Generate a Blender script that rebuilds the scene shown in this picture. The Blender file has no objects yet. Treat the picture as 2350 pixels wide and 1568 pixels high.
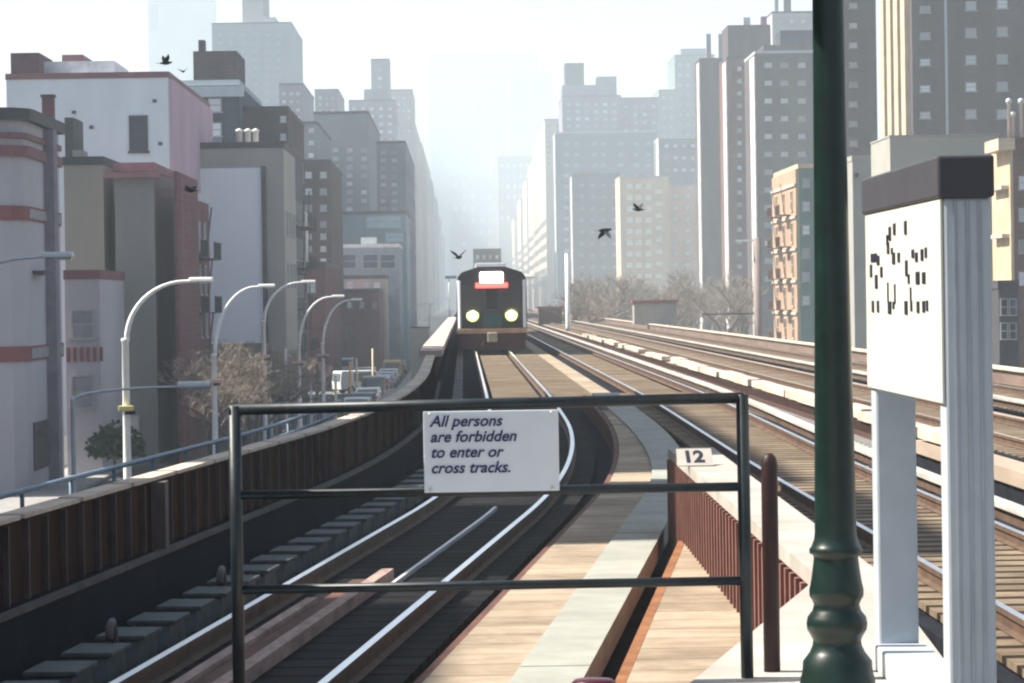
import bpy, math, random
from mathutils import Matrix, Vector
random.seed(7)
sc = bpy.context.scene
C = sc.collection
R = math.radians

# ---------------------------------------------------------------- camera
EZ = 7.8                                   # eye height above the street
F = 7000.0                                 # focal length in units of a 2350 px wide picture
ROLL = 0.0157
vx, vy = 1063 - 1175, -(690.5 - 784)       # where the direction of the avenue (+Y) falls
x0 = vx * math.cos(ROLL) + vy * math.sin(ROLL)
y0 = -vx * math.sin(ROLL) + vy * math.cos(ROLL)
CM = (Matrix.Rotation(math.atan(x0 / F), 3, 'Z') @ Matrix.Rotation(R(90) - math.atan(y0 / F), 3, 'X')
      @ Matrix.Rotation(-ROLL, 3, 'Z'))
cam_d = bpy.data.cameras.new('camera')
cam_d.sensor_width = 36.0
cam_d.lens = 36.0 * F / 2350
cam_d.clip_start = 0.5
cam_d.clip_end = 12000
cam = bpy.data.objects.new('camera', cam_d)
C.objects.link(cam)
cam.location = (0, 0, EZ)
cam.rotation_euler = CM.to_euler()
sc.camera = cam

# ---------------------------------------------------------------- world, sun, exposure
SUN_EL, SUN_AZ = 49.0, -83.0               # azimuth measured from +Y towards +X
w = bpy.data.worlds.new('World'); sc.world = w; w.use_nodes = True
nt = w.node_tree
sky = nt.nodes.new('ShaderNodeTexSky'); sky.sky_type = 'NISHITA'; sky.sun_disc = False
sky.sun_elevation = R(SUN_EL); sky.sun_rotation = R(SUN_AZ)
sky.air_density = 1.0; sky.dust_density = 2.0; sky.ozone_density = 1.0; sky.altitude = 20
bg = nt.nodes['Background']; bg.inputs['Strength'].default_value = 0.055
nt.links.new(sky.outputs[0], bg.inputs['Color'])
sl = bpy.data.lights.new('sun', 'SUN'); sl.energy = 5.0; sl.angle = R(0.6); sl.color = (1.0, 0.93, 0.82)
so = bpy.data.objects.new('sun', sl); C.objects.link(so)
sd = Vector((math.sin(R(SUN_AZ)) * math.cos(R(SUN_EL)), math.cos(R(SUN_AZ)) * math.cos(R(SUN_EL)), math.sin(R(SUN_EL))))
so.rotation_euler = sd.to_track_quat('Z', 'Y').to_euler()
so.location = (0, 0, 60)
sc.view_settings.view_transform = 'Standard'
sc.view_settings.look = 'None'
sc.view_settings.exposure = 1.32
sc.view_settings.gamma = 1.0
sc.cycles.volume_bounces = 3
sc.cycles.max_bounces = 6
sc.cycles.filter_width = 2.2

# ---------------------------------------------------------------- materials
def nodes(m):
    m.use_nodes = True
    n = m.node_tree.nodes
    return m.node_tree, n, n['Principled BSDF']

MATS = {}
def mat(name, col, rough=0.8, var=0.25, scale=1.5, stretch=(1, 1, 1), metal=0.0, bump=0.0, spec=0.3, col2=None, detail=6):
    """paint / stone / timber with noise-driven wear in object space"""
    if name in MATS: return MATS[name]
    m = bpy.data.materials.new(name); t, n, b = nodes(m)
    tc = n.new('ShaderNodeTexCoord'); mp = n.new('ShaderNodeMapping')
    mp.inputs['Scale'].default_value = stretch
    t.links.new(tc.outputs['Object'], mp.inputs['Vector'])
    nz = n.new('ShaderNodeTexNoise'); nz.inputs['Scale'].default_value = scale; nz.inputs['Detail'].default_value = detail
    nz.inputs['Roughness'].default_value = 0.65
    t.links.new(mp.outputs[0], nz.inputs['Vector'])
    rp = n.new('ShaderNodeValToRGB')
    d = col2 or tuple(c * (1 - var) for c in col)
    l = tuple(min(1, c * (1 + var * .6)) for c in col)
    rp.color_ramp.elements[0].position = 0.32; rp.color_ramp.elements[0].color = (*d, 1)
    rp.color_ramp.elements[1].position = 0.68; rp.color_ramp.elements[1].color = (*l, 1)
    t.links.new(nz.outputs['Fac'], rp.inputs['Fac'])
    t.links.new(rp.outputs['Color'], b.inputs['Base Color'])
    b.inputs['Roughness'].default_value = rough
    b.inputs['Metallic'].default_value = metal
    b.inputs['Specular IOR Level'].default_value = spec
    if bump:
        bp = n.new('ShaderNodeBump'); bp.inputs['Strength'].default_value = bump; bp.inputs['Distance'].default_value = 0.03
        t.links.new(nz.outputs['Fac'], bp.inputs['Height']); t.links.new(bp.outputs[0], b.inputs['Normal'])
    MATS[name] = m
    return m

def brickmat(name, col, mortar=None, bw=0.9, rh=0.32, stain=0.35):
    """masonry: coursed brick + long vertical weather streaks (stay on the wall)"""
    if name in MATS: return MATS[name]
    m = bpy.data.materials.new(name); t, n, b = nodes(m)
    tc = n.new('ShaderNodeTexCoord'); 
    sep = n.new('ShaderNodeSeparateXYZ'); t.links.new(tc.outputs['Object'], sep.inputs[0])
    add = n.new('ShaderNodeMath'); add.operation = 'ADD'
    t.links.new(sep.outputs['X'], add.inputs[0]); t.links.new(sep.outputs['Y'], add.inputs[1])
    cmb = n.new('ShaderNodeCombineXYZ'); t.links.new(add.outputs[0], cmb.inputs['X']); t.links.new(sep.outputs['Z'], cmb.inputs['Y'])
    br = n.new('ShaderNodeTexBrick'); br.inputs['Scale'].default_value = 1.0
    br.inputs['Brick Width'].default_value = bw; br.inputs['Row Height'].default_value = rh
    br.inputs['Mortar Size'].default_value = 0.02; br.inputs['Mortar Smooth'].default_value = 0.5
    br.inputs['Color1'].default_value = (*[c * 1.06 for c in col], 1); br.inputs['Color2'].default_value = (*[c * 0.88 for c in col], 1)
    br.inputs['Mortar'].default_value = (*(mortar or [min(1, c * 1.25 + .01) for c in col]), 1)
    t.links.new(cmb.outputs[0], br.inputs['Vector'])
    mp = n.new('ShaderNodeMapping'); mp.inputs['Scale'].default_value = (1, 1, 0.16)
    t.links.new(tc.outputs['Object'], mp.inputs['Vector'])
    nz = n.new('ShaderNodeTexNoise'); nz.inputs['Scale'].default_value = 0.45; nz.inputs['Detail'].default_value = 7
    t.links.new(mp.outputs[0], nz.inputs['Vector'])
    rp = n.new('ShaderNodeValToRGB'); v = 1 - stain
    rp.color_ramp.elements[0].position = 0.33; rp.color_ramp.elements[0].color = (v, v, v, 1)
    rp.color_ramp.elements[1].position = 0.66; rp.color_ramp.elements[1].color = (1.12, 1.1, 1.08, 1)
    t.links.new(nz.outputs['Fac'], rp.inputs['Fac'])
    mx = n.new('ShaderNodeMixRGB'); mx.blend_type = 'MULTIPLY'; mx.inputs['Fac'].default_value = 1
    t.links.new(br.outputs['Color'], mx.inputs[1]); t.links.new(rp.outputs['Color'], mx.inputs[2])
    t.links.new(mx.outputs[0], b.inputs['Base Color'])
    b.inputs['Roughness'].default_value = 0.9; b.inputs['Specular IOR Level'].default_value = 0.2
    MATS[name] = m
    return m

def plankmat(name, ca, cb, pitch=0.3, along='X', gap=0.03, var=0.3, rough=0.85, rot=0.0):
    """boards: a wave of gaps across, each board its own tone, grain along"""
    if name in MATS: return MATS[name]
    m = bpy.data.materials.new(name); t, n, b = nodes(m)
    tc = n.new('ShaderNodeTexCoord'); rm = n.new('ShaderNodeMapping'); rm.inputs['Rotation'].default_value = (0, 0, rot)
    t.links.new(tc.outputs['Object'], rm.inputs['Vector'])
    sep = n.new('ShaderNodeSeparateXYZ'); t.links.new(rm.outputs[0], sep.inputs[0])
    src = sep.outputs['Y' if along == 'X' else 'X']
    dv = n.new('ShaderNodeMath'); dv.operation = 'DIVIDE'; dv.inputs[1].default_value = pitch; t.links.new(src, dv.inputs[0])
    fl = n.new('ShaderNodeMath'); fl.operation = 'FLOOR'; t.links.new(dv.outputs[0], fl.inputs[0])
    fr = n.new('ShaderNodeMath'); fr.operation = 'FRACT'; t.links.new(dv.outputs[0], fr.inputs[0])
    wn = n.new('ShaderNodeTexWhiteNoise'); wn.noise_dimensions = '1D'; t.links.new(fl.outputs[0], wn.inputs['W'])
    lt = n.new('ShaderNodeMath'); lt.operation = 'LESS_THAN'; lt.inputs[1].default_value = gap / pitch; t.links.new(fr.outputs[0], lt.inputs[0])
    mp = n.new('ShaderNodeMapping'); mp.inputs['Scale'].default_value = (1.2, 14, 6) if along == 'X' else (14, 1.2, 6)
    t.links.new(rm.outputs[0], mp.inputs['Vector'])
    nz = n.new('ShaderNodeTexNoise'); nz.inputs['Scale'].default_value = 1.1; nz.inputs['Detail'].default_value = 8
    t.links.new(mp.outputs[0], nz.inputs['Vector'])
    av = n.new('ShaderNodeMath'); av.operation = 'MULTIPLY_ADD'; av.inputs[1].default_value = var; t.links.new(wn.outputs['Value'], av.inputs[0])
    m2 = n.new('ShaderNodeMath'); m2.operation = 'MULTIPLY'; m2.inputs[1].default_value = 1 - var; t.links.new(nz.outputs['Fac'], m2.inputs[0])
    t.links.new(m2.outputs[0], av.inputs[2])
    rp = n.new('ShaderNodeValToRGB'); rp.color_ramp.elements[0].position = .25; rp.color_ramp.elements[0].color = (*cb, 1)
    rp.color_ramp.elements[1].position = .75; rp.color_ramp.elements[1].color = (*ca, 1)
    t.links.new(av.outputs[0], rp.inputs['Fac'])
    n2 = n.new('ShaderNodeTexNoise'); n2.inputs['Scale'].default_value = .9; n2.inputs['Detail'].default_value = 9; n2.inputs['Roughness'].default_value = .7
    t.links.new(rm.outputs[0], n2.inputs['Vector'])
    r2 = n.new('ShaderNodeValToRGB'); r2.color_ramp.elements[0].position = .36; r2.color_ramp.elements[0].color = (.62, .60, .58, 1)
    r2.color_ramp.elements[1].position = .60; r2.color_ramp.elements[1].color = (1.05, 1.04, 1.02, 1); t.links.new(n2.outputs['Fac'], r2.inputs['Fac'])
    mu = n.new('ShaderNodeMixRGB'); mu.blend_type = 'MULTIPLY'; mu.inputs['Fac'].default_value = 1
    t.links.new(rp.outputs['Color'], mu.inputs[1]); t.links.new(r2.outputs['Color'], mu.inputs[2])
    mx = n.new('ShaderNodeMixRGB'); mx.inputs[2].default_value = (*[c * .18 for c in cb], 1)
    t.links.new(lt.outputs[0], mx.inputs['Fac']); t.links.new(mu.outputs[0], mx.inputs[1])
    t.links.new(mx.outputs[0], b.inputs['Base Color']); b.inputs['Roughness'].default_value = rough; b.inputs['Specular IOR Level'].default_value = .06
    MATS[name] = m
    return m

def emit(name, col, strength):
    if name in MATS: return MATS[name]
    m = bpy.data.materials.new(name); t, n, b = nodes(m)
    b.inputs['Base Color'].default_value = (*col, 1)
    b.inputs['Emission Color'].default_value = (*col, 1); b.inputs['Emission Strength'].default_value = strength
    MATS[name] = m
    return m

def glass(name, col=(0.05, 0.06, 0.08), rough=0.12):
    if name in MATS: return MATS[name]
    m = bpy.data.materials.new(name); t, n, b = nodes(m)
    tc = n.new('ShaderNodeTexCoord')
    nz = n.new('ShaderNodeTexNoise'); nz.inputs['Scale'].default_value = 0.8
    oi = n.new('ShaderNodeObjectInfo')
    rp = n.new('ShaderNodeValToRGB')
    rp.color_ramp.elements[0].color = (*[c * .45 for c in col], 1); rp.color_ramp.elements[1].color = (*[min(1, c * 1.7) for c in col], 1)
    t.links.new(oi.outputs['Random'], rp.inputs['Fac'])
    t.links.new(rp.outputs[0], b.inputs['Base Color'])
    b.inputs['Roughness'].default_value = rough; b.inputs['Specular IOR Level'].default_value = 0.6
    MATS[name] = m
    return m

# ---------------------------------------------------------------- mesh helpers
class MB:
    def __init__(s): s.v = []; s.f = []; s.mi = []; s.sm = []
    def face(s, idx, mi=0, smooth=False): s.f.append(idx); s.mi.append(mi); s.sm.append(smooth)
    def box(s, x0, x1, y0, y1, z0, z1, mi=0, M=None):
        b = len(s.v)
        P = [(x0, y0, z0), (x1, y0, z0), (x1, y1, z0), (x0, y1, z0), (x0, y0, z1), (x1, y0, z1), (x1, y1, z1), (x0, y1, z1)]
        if M is not None: P = [tuple(M @ Vector(p)) for p in P]
        s.v += P
        for q in ((0, 3, 2, 1), (4, 5, 6, 7), (0, 1, 5, 4), (1, 2, 6, 5), (2, 3, 7, 6), (3, 0, 4, 7)):
            s.face([b + i for i in q], mi)
        return s
    def cbox(s, c, d, mi=0, M=None):
        return s.box(c[0] - d[0] / 2, c[0] + d[0] / 2, c[1] - d[1] / 2, c[1] + d[1] / 2, c[2] - d[2] / 2, c[2] + d[2] / 2, mi, M)
    def prism(s, poly, z0, z1, mi=0, mitop=None):
        b = len(s.v); n = len(poly)
        s.v += [(p[0], p[1], z0) for p in poly] + [(p[0], p[1], z1) for p in poly]
        s.face([b + i for i in range(n)][::-1], mi); s.face([b + n + i for i in range(n)], mi if mitop is None else mitop)
        for i in range(n):
            j = (i + 1) % n; s.face([b + i, b + j, b + n + j, b + n + i], mi)
        return s
    def extrude_x(s, poly, x0, x1, mi=0):       # poly in (y, z)
        b = len(s.v); n = len(poly)
        s.v += [(x0, p[0], p[1]) for p in poly] + [(x1, p[0], p[1]) for p in poly]
        s.face([b + i for i in range(n)][::-1], mi); s.face([b + n + i for i in range(n)], mi)
        for i in range(n):
            j = (i + 1) % n; s.face([b + i, b + j, b + n + j, b + n + i], mi)
        return s
    def lathe(s, prof, c=(0, 0, 0), n=28, mi=0, squash=1.0):
        b = len(s.v)
        for r, z in prof:
            for k in range(n):
                a = 2 * math.pi * k / n
                s.v.append((c[0] + r * math.cos(a), c[1] + r * math.sin(a) * squash, c[2] + z))
        for i in range(len(prof) - 1):
            for k in range(n):
                k2 = (k + 1) % n
                s.face([b + i * n + k, b + i * n + k2, b + (i + 1) * n + k2, b + (i + 1) * n + k], mi, True)
        s.face([b + k for k in range(n)][::-1], mi); s.face([b + (len(prof) - 1) * n + k for k in range(n)], mi)
        return s
    def tube(s, pts, r, n=8, mi=0, cap=True):
        pts = [Vector(p) for p in pts]; rr = r if isinstance(r, (list, tuple)) else [r] * len(pts)
        b = len(s.v); up = None
        for i, p in enumerate(pts):
            d = (pts[min(i + 1, len(pts) - 1)] - pts[max(i - 1, 0)]).normalized()
            if up is None:
                up = Vector((0, 0, 1)) if abs(d.z) < .9 else Vector((1, 0, 0))
            a = d.cross(up).normalized(); c = a.cross(d).normalized(); up = c
            for k in range(n):
                t = 2 * math.pi * k / n
                s.v.append(tuple(p + (a * math.cos(t) + c * math.sin(t)) * rr[i]))
        for i in range(len(pts) - 1):
            for k in range(n):
                k2 = (k + 1) % n
                s.face([b + i * n + k, b + i * n + k2, b + (i + 1) * n + k2, b + (i + 1) * n + k], mi, n > 5)
        if cap:
            s.face([b + k for k in range(n)][::-1], mi); s.face([b + (len(pts) - 1) * n + k for k in range(n)], mi)
        return s
    def sweep(s, prof, Ys, xf, zf, mi=0):
        """closed profile (dx, dz) carried along the plan curve x = xf(Y), z = zf(Y)"""
        b = len(s.v); n = len(prof)
        for y in Ys:
            X, Z = xf(y), zf(y)
            for dx, dz in prof: s.v.append((X + dx, y, Z + dz))
        for i in range(len(Ys) - 1):
            for k in range(n):
                k2 = (k + 1) % n
                s.face([b + i * n + k2, b + i * n + k, b + (i + 1) * n + k, b + (i + 1) * n + k2], mi)
        s.face([b + k for k in range(n)], mi); s.face([b + (len(Ys) - 1) * n + k for k in range(n)][::-1], mi)
        return s
    def mesh(s, name, mats):
        me = bpy.data.meshes.new(name); me.from_pydata(s.v, [], s.f)
        for m in (mats if isinstance(mats, (list, tuple)) else [mats]): me.materials.append(m)
        me.polygons.foreach_set('material_index', s.mi); me.polygons.foreach_set('use_smooth', s.sm)
        me.update(); return me
    def build(s, name, mats, parent=None, bevel=0.0, at=None):
        o = bpy.data.objects.new(name, s.mesh(name, mats)); C.objects.link(o)
        if parent is not None: o.parent = parent
        if at is not None: o.location = at
        if bevel:
            bv = o.modifiers.new('bevel', 'BEVEL'); bv.width = bevel; bv.segments = 2; bv.limit_method = 'ANGLE'
        return o

def tag(o, label=None, cat=None, group=None, kind=None):
    if label: o['label'] = label
    if cat: o['category'] = cat
    if group: o['group'] = group
    if kind: o['kind'] = kind
    return o
def thing(name, loc, label, cat, group=None, rz=0.0):
    o = bpy.data.objects.new(name, None); C.objects.link(o)
    o.empty_display_size = 0.2; o.location = loc; o.rotation_euler = (0, 0, rz)
    return tag(o, label, cat, group)
def struct(name, mb, m):
    return tag(mb.build(name, m), kind='structure')
def dup(root, loc, rz=0.0, label=None, scale=None):
    r = root.copy(); C.objects.link(r); r.location = loc; r.rotation_euler = (0, 0, rz)
    if scale: r.scale = (scale,) * 3
    if label: r['label'] = label
    for ch in list(root.children):
        c = ch.copy(); C.objects.link(c); c.parent = r
        for g in ch.children:
            d = g.copy(); C.objects.link(d); d.parent = c
    return r
def P(x, y, Y):
    """point at distance Y in the direction of a place in the 2350 x 1568 photograph"""
    d = CM @ Vector((x - 1175, -(y - 784), -F)); k = Y / d.y
    return Vector((d.x * k, Y, EZ + d.z * k))
def text(s, size, mat_, name, parent, loc, rot, shear=0.0, extrude=0.002, bold=0.0):
    cu = bpy.data.curves.new(name, 'FONT'); cu.body = s; cu.size = size; cu.shear = shear; cu.extrude = extrude; cu.offset = bold
    cu.space_line = 1.02
    tmp = bpy.data.objects.new(name, cu); C.objects.link(tmp)
    dg = bpy.context.evaluated_depsgraph_get()
    me = bpy.data.meshes.new_from_object(tmp.evaluated_get(dg)); me.materials.clear(); me.materials.append(mat_)
    bpy.data.objects.remove(tmp)
    o = bpy.data.objects.new(name, me); C.objects.link(o); o.parent = parent; o.location = loc; o.rotation_euler = rot
    return o

# ---------------------------------------------------------------- plan of the tracks
def smooth(t): t = max(0, min(1, t)); return t * t * (3 - 2 * t)
def XA(Y):                                   # centre line of the curving left track
    if Y < 38: return 0.107 * (Y - 38)
    if Y < 62: return 0.107 * (Y - 38) - 0.107 / 48 * (Y - 38) ** 2
    return 0.107 * 24 / 2
def ZA(Y): return EZ - 2.66 + 0.37 * smooth((Y - 38) / 40)
def ZB(Y): return EZ - 2.52 + 0.20 * smooth((Y - 38) / 40)
YN = [4 + 1.0 * i for i in range(0, 76)] + [82, 90, 100, 115, 135, 160, 200, 260, 340, 450, 700, 1100]
def span(a, b): return [a] + [y for y in YN if a < y < b] + [b]
const = lambda v: (lambda Y: v)

m_asph = mat('asphalt', (.055, .056, .06), .9, .3, .15)
m_conc = mat('concrete', (.36, .345, .32), .85, .22, .9, bump=.15)
m_concw = mat('pale_concrete', (.43, .40, .36), .85, .28, 1.1, bump=.1, detail=12)
m_dark = mat('dark_steel', (.020, .022, .030), .9, .4, 2, spec=.04)
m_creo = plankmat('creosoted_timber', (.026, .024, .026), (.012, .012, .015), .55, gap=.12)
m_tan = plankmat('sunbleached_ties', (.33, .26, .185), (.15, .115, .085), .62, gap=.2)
m_board = plankmat('walkway_boards', (.45, .372, .285), (.32, .258, .19), .62, gap=.02, rough=.8)
m_rail = mat('polished_rail', (.88, .88, .92), .3, .12, 3, (1, .1, 1), metal=1.0)
m_dull = mat('dull_rail', (.34, .30, .27), .6, .3, 3)
m_railside = mat('rusty_rail', (.12, .075, .05), .8, .4, 3)
m_brown = mat('brown_sheet_steel', (.10, .055, .042), .7, .35, 1.5, (3, 3, .5))
m_redbrown = mat('red_brown_sheet', (.17, .065, .05), .7, .3, 1.5, (4, 4, .5))  # red-brown of the ribbed wall, its own colour
m_cover_ = mat('worn_grey_board', (.20, .18, .17), .85, .4, 2, (1, .2, 1))
m_capst = mat('lightened_coping', (.60, .50, .40), .85, .3, 2)  # tone raised on the parapet caps in place of blocked sunlight
m_green = mat('dark_green_paint', (.010, .019, .026), .45, .6, 8, spec=.4, bump=.08)
m_lampgreen = mat('column_green_paint', (.005, .020, .016), .34, .5, 9, spec=.5, bump=.05)
m_white = mat('white_enamel', (.66, .72, .80), .4, .05, 4)
m_black = mat('black_ink', (.015, .015, .03), .6, .2, 4)
m_galv = mat('galvanised_steel', (.62, .62, .62), .45, .15, 5, metal=.25)
m_blue = mat('blue_grey_paint', (.16, .23, .30), .5, .25, 4)

words = ['first', 'second', 'third', 'fourth', 'fifth', 'sixth', 'seventh', 'eighth', 'ninth', 'tenth', 'eleventh', 'twelfth']
ordn = lambda i: (words + ['%dth' % k for k in range(13, 60)])[i]
# ---------------------------------------------------------------- ground and street
g = MB(); g.box(-500, 600, -90, 3680, -0.3, 0.0)
struct('ground', g, mat('city_ground', (.10, .10, .10), .95, .3, .05))
rd = MB(); rd.box(-16.2, -6.0, -80, 3300, 0.001, 0.006); rd.box(20, 29, -80, 3300, 0.001, 0.006)
struct('road', rd, m_asph)
pv = MB(); pv.box(-19, -16.2, -80, 3300, 0.001, 0.14); pv.box(-6.0, -3.2, -80, 3300, 0.001, 0.14); pv.box(29, 32, -80, 3300, .001, .14)
struct('pavement', pv, mat('pavement_slabs', (.30, .29, .28), .9, .2, .6))
mk = MB()
for i in range(60): mk.box(-11.2, -11.05, 60 + i * 9, 63 + i * 9, 0.006, 0.011)
for y in (118, 262, 420): mk.box(-16, -6.2, y, y + .5, 0.006, .011); mk.box(-16, -6.2, y + 3, y + 3.5, .006, .011)
struct('road_markings', mk, mat('road_paint', (.62, .62, .60), .7, .3, 2))

# ---------------------------------------------------------------- viaduct
vd = MB()
vd.sweep([(-2.35, -.25), (3.0, -.25), (3.0, -.9), (-2.35, -.9)], span(4, 1100), XA, ZA)
dk = struct('viaduct_deck', vd, m_dark)
vb = MB()
vb.sweep([(-1.25, -.26), (1.15, -.26), (1.15, -1.3), (-1.25, -1.3)], span(4, 1100), const(5.05), ZB)
struct('viaduct_deck', vb, m_dark)
vc = MB(); vc.box(8.42, 15.75, 4, 1100, 3.9, EZ - 2.96)
struct('viaduct_deck', vc, m_dark)
vc = MB(); vc.box(8.45, 15.8, 60, 1100, EZ - 2.955, EZ - 2.72); vc.box(8.35, 15.8, 4, 59.9, EZ - 2.955, EZ - 2.72)
struct('viaduct_deck', vc, mat('sunlit_deck_edge', (.40, .32, .25), .9, .2, 1.5, (1, .15, 1)))
for a_, b_ in ((8.9, 9.08), (11.35, 11.75), (12.15, 12.5), (14.95, 15.15), (15.4, 15.7)):
    mb = MB(); mb.box(a_, b_, 18, 700, EZ - 2.8, EZ - 2.69); struct('viaduct_deck', mb, m_dark)
# cross girders and columns under the open gap
for i in range(14):
    y = 14 + i * 9
    c = thing('viaduct_bent', (7.2, y, 0), 'rust brown cross girder under the tracks, %s from the near end' % ordn(i), 'girder', 'steel bents under the tracks')
    MB().box(-4.6, 1.8, -.25, .25, 3.6, 4.25).box(-4.6, 1.8, -.4, .4, 3.55, 3.6).build('girder', m_brown, c)
    for sx in (-3.2, 1.4):
        MB().box(sx - .22, sx + .22, -.22, .22, 0, 3.55).build('column', m_brown, c)

def track(label, xf, zf, y0, y1, rail_top, bed, bedw=1.25, guard=False, third=None, split=None):
    t = thing('railway_track', (0, 0, 0), label, 'railway track', 'railway tracks on the viaduct')
    for s in (-1, 1):
        r = MB()
        prof = [(s * .7525 - .035, 0), (s * .7525 + .035, 0), (s * .7525 + .035, -.05), (s * .7525 + .012, -.06), (s * .7525 + .012, -.14), (s * .7525 + .07, -.16), (s * .7525 - .07, -.16), (s * .7525 - .012, -.14), (s * .7525 - .012, -.06), (s * .7525 - .035, -.05)]
        r.sweep(prof, span(y0, y1), xf, zf)
        n = len(prof)
        r.mi = [1] * len(r.mi)
        for i in range(len(span(y0, y1)) - 1): r.mi[i * n] = 0
        r.build('rail', [rail_top, m_railside], t)
    cuts = [(y0, y1, bed, bedw)] if split is None else [(y0, split, bed, bedw), (split, y1, m_tan, .60)]
    for a, b, mm, bw_ in cuts:
        MB().sweep([(-bw_, -.17), (bw_, -.17), (bw_, -.23), (-bw_, -.23)], span(a, b), xf, zf).build('tie_deck', mm, t)
    return t
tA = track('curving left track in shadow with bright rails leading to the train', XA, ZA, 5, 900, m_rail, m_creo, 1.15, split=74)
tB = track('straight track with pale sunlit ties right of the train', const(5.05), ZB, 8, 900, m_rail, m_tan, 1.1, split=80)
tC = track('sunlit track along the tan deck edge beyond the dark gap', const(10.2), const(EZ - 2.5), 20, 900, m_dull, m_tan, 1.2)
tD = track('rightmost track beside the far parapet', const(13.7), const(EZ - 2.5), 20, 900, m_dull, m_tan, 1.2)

# inner guard timber of the left track: a pair of worn planks between the rails + far guard rail
gt = thing('guard_timber', (0, 0, 0), 'pair of pinkish worn guard planks lying between the rails of the left track', 'timber')
m_pink = mat('pinkish_worn_timber', (.36, .26, .22), .8, .45, 6, (1, .25, 1))
m_redt = mat('red_brown_timber', (.13, .06, .045), .85, .4, 5, (1, .3, 1))
MB().sweep([(-.44, -.06), (-.34, -.06), (-.34, -.165), (-.44, -.165)], span(15, 28.2), XA, ZA).build('plank', m_pink, gt)
MB().sweep([(-.33, -.10), (-.13, -.10), (-.13, -.165), (-.33, -.165)], span(15, 30.4), XA, ZA).build('plank', m_redt, gt)
MB().sweep([(-.12, -.05), (.0, -.05), (.0, -.165), (-.12, -.165)], span(15, 31.0), XA, ZA).build('plank', m_pink, gt)
MB().sweep([(.07, -.12), (.11, -.12), (.11, -.168), (.07, -.168)], span(30.0, 41), XA, ZA).build('guard_rail', m_galv, gt)

# covered third rails
def third(label, xf, off, zf, ys, m, wdt=.22, h=.12, z=.12, brackets=0):
    t = thing('third_rail', (0, 0, 0), label, 'third rail', 'covered third rails')
    MB().sweep([(off - wdt / 2, z), (off + wdt / 2, z), (off + wdt / 2, z - .05), (off - wdt / 2, z - .05)], ys, xf, zf).build('cover_board', m, t)
    MB().sweep([(off - .04, z - .06), (off + .04, z - .06), (off + .04, z - .2), (off - .04, z - .2)], ys, xf, zf).build('conductor_rail', m_railside, t)
    if brackets:
        for i in range(brackets):
            y = ys[0] + .5 + i * .62
            MB().box(off - wdt * .5 - .2, off - wdt * .5 - .02, -.12, .12, z - .16, z - .02).build('bracket', m_galv, t, at=(xf(y), y, zf(y)))
    return t, ys
m_cover = mat('pale_cover_board', (.46, .44, .40), .8, .35, 3, (1, .2, 1))
third('pale cover board along the right rail of the sunlit straight track', const(5.05), 1.1, ZB, span(12, 700), m_cover, .2)
third('short toothed cover board with white brackets in the dark gap', const(7.2), 0, const(EZ - 2.75), span(52, 88), m_cover_, .26, brackets=56)
fb = thing('fascia_girder', (0, 0, 0), 'dark brown girder face under the cream edge boards, beyond the dark gap', 'girder')
MB().box(8.40, 8.445, 60, 700, EZ - 3.4, EZ - 2.70).build('web', mat('dark_brown_girder', (.05, .028, .024), .9, .4, 2, spec=.05), fb)
MB().box(8.36, 8.398, 60, 700, EZ - 3.0, EZ - 2.9).build('flange', m_brown, fb)
m_crb = mat('cream_board', (.66, .54, .43), .85, .35, 1.2, (1, .3, 1))
eb = thing('edge_boards', (0, 0, 0), 'row of bright uneven cream boards along the near edge of the tan deck', 'boards')
y = 52.0
while y < 215:
    L_ = random.uniform(3.2, 7.5); dx = random.uniform(-.10, .10); dz = random.uniform(0, .08)
    if random.random() < .86:
        MB().box(8.42 + dx, 8.80 + dx, y, y + L_ - random.uniform(.1, .7), EZ - 2.66, EZ - 2.52 + dz).build('board', m_crb, eb)
    y += L_
third('grey cover board between the two far right tracks', const(11.95), 0, const(EZ - 2.45), span(20, 600), m_cover, .22)

# third-rail support blocks between parapet and left rail
m_blk = mat('grey_block', (.085, .10, .10), .6, .3, 3)
for i in range(26):
    y = 17.6 + i * 1.15
    x = XA(y) - 1.28; z = ZA(y) - .25
    b = thing('support_block', (x, y, z), 'dark grey trapezoid block beside the left rail, %s from the near end' % ordn(i), 'block', 'row of support blocks along the brown wall')
    b.rotation_euler = (0, 0, -0.107)
    mb = MB(); mb.extrude_x([(-.40, -.1), (.40, -.1), (.30, .26), (-.30, .26)], -.16, .16); mb.build('body', m_blk, b, bevel=.012)
    MB().box(-.2, .2, -.33, .33, .262, .30).build('top_plate', mat('plate_grey', (.07, .085, .085), .7, .3, 4), b, bevel=.008)
    if i in (1, 5, 9):
        pts = [(.02, .35, .32), (.02, .38, .42), (.02, .46, .45), (.02, .52, .36), (.02, .54, .15)]
        MB().tube(pts, .035, 8).build('cable', mat('grey_cable', (.10, .09, .095), .6), b)

# left parapet: brown ribbed sheet wall, coping in steps
pw = thing('parapet_wall', (0, 0, 0), 'long dark brown ribbed steel parapet curving along the left track', 'parapet')
ysn = span(6, 1100)
offp = -2.02
MB().sweep([(offp - .08, 1.0), (offp, 1.0), (offp, .36), (offp - .08, .36)], ysn, XA, ZA).build('sheet', mat('parapet_brown', (.052, .026, .019), .9, .45, 1.2, (2, 2, .4), spec=.06), pw)
MB().sweep([(offp - .3, .34), (offp + .1, .34), (offp + .1, -.25), (offp - .3, -.25)], ysn, XA, ZA).build('ledge_beam', mat('ledge_steel', (.018, .021, .028), .9, .3, 2, spec=.05), pw)
ribs = MB(); y = 8.0
while y < 74:
    x = XA(y) + offp; z = ZA(y)
    ribs.box(x + .001, x + .05, y - .03, y + .03, z + .36, z + .98); y += .62 if y < 40 else 1.3
ribs.build('rib', mat('rib_brown', (.075, .055, .050), .8, .3, 3), pw)
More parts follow.
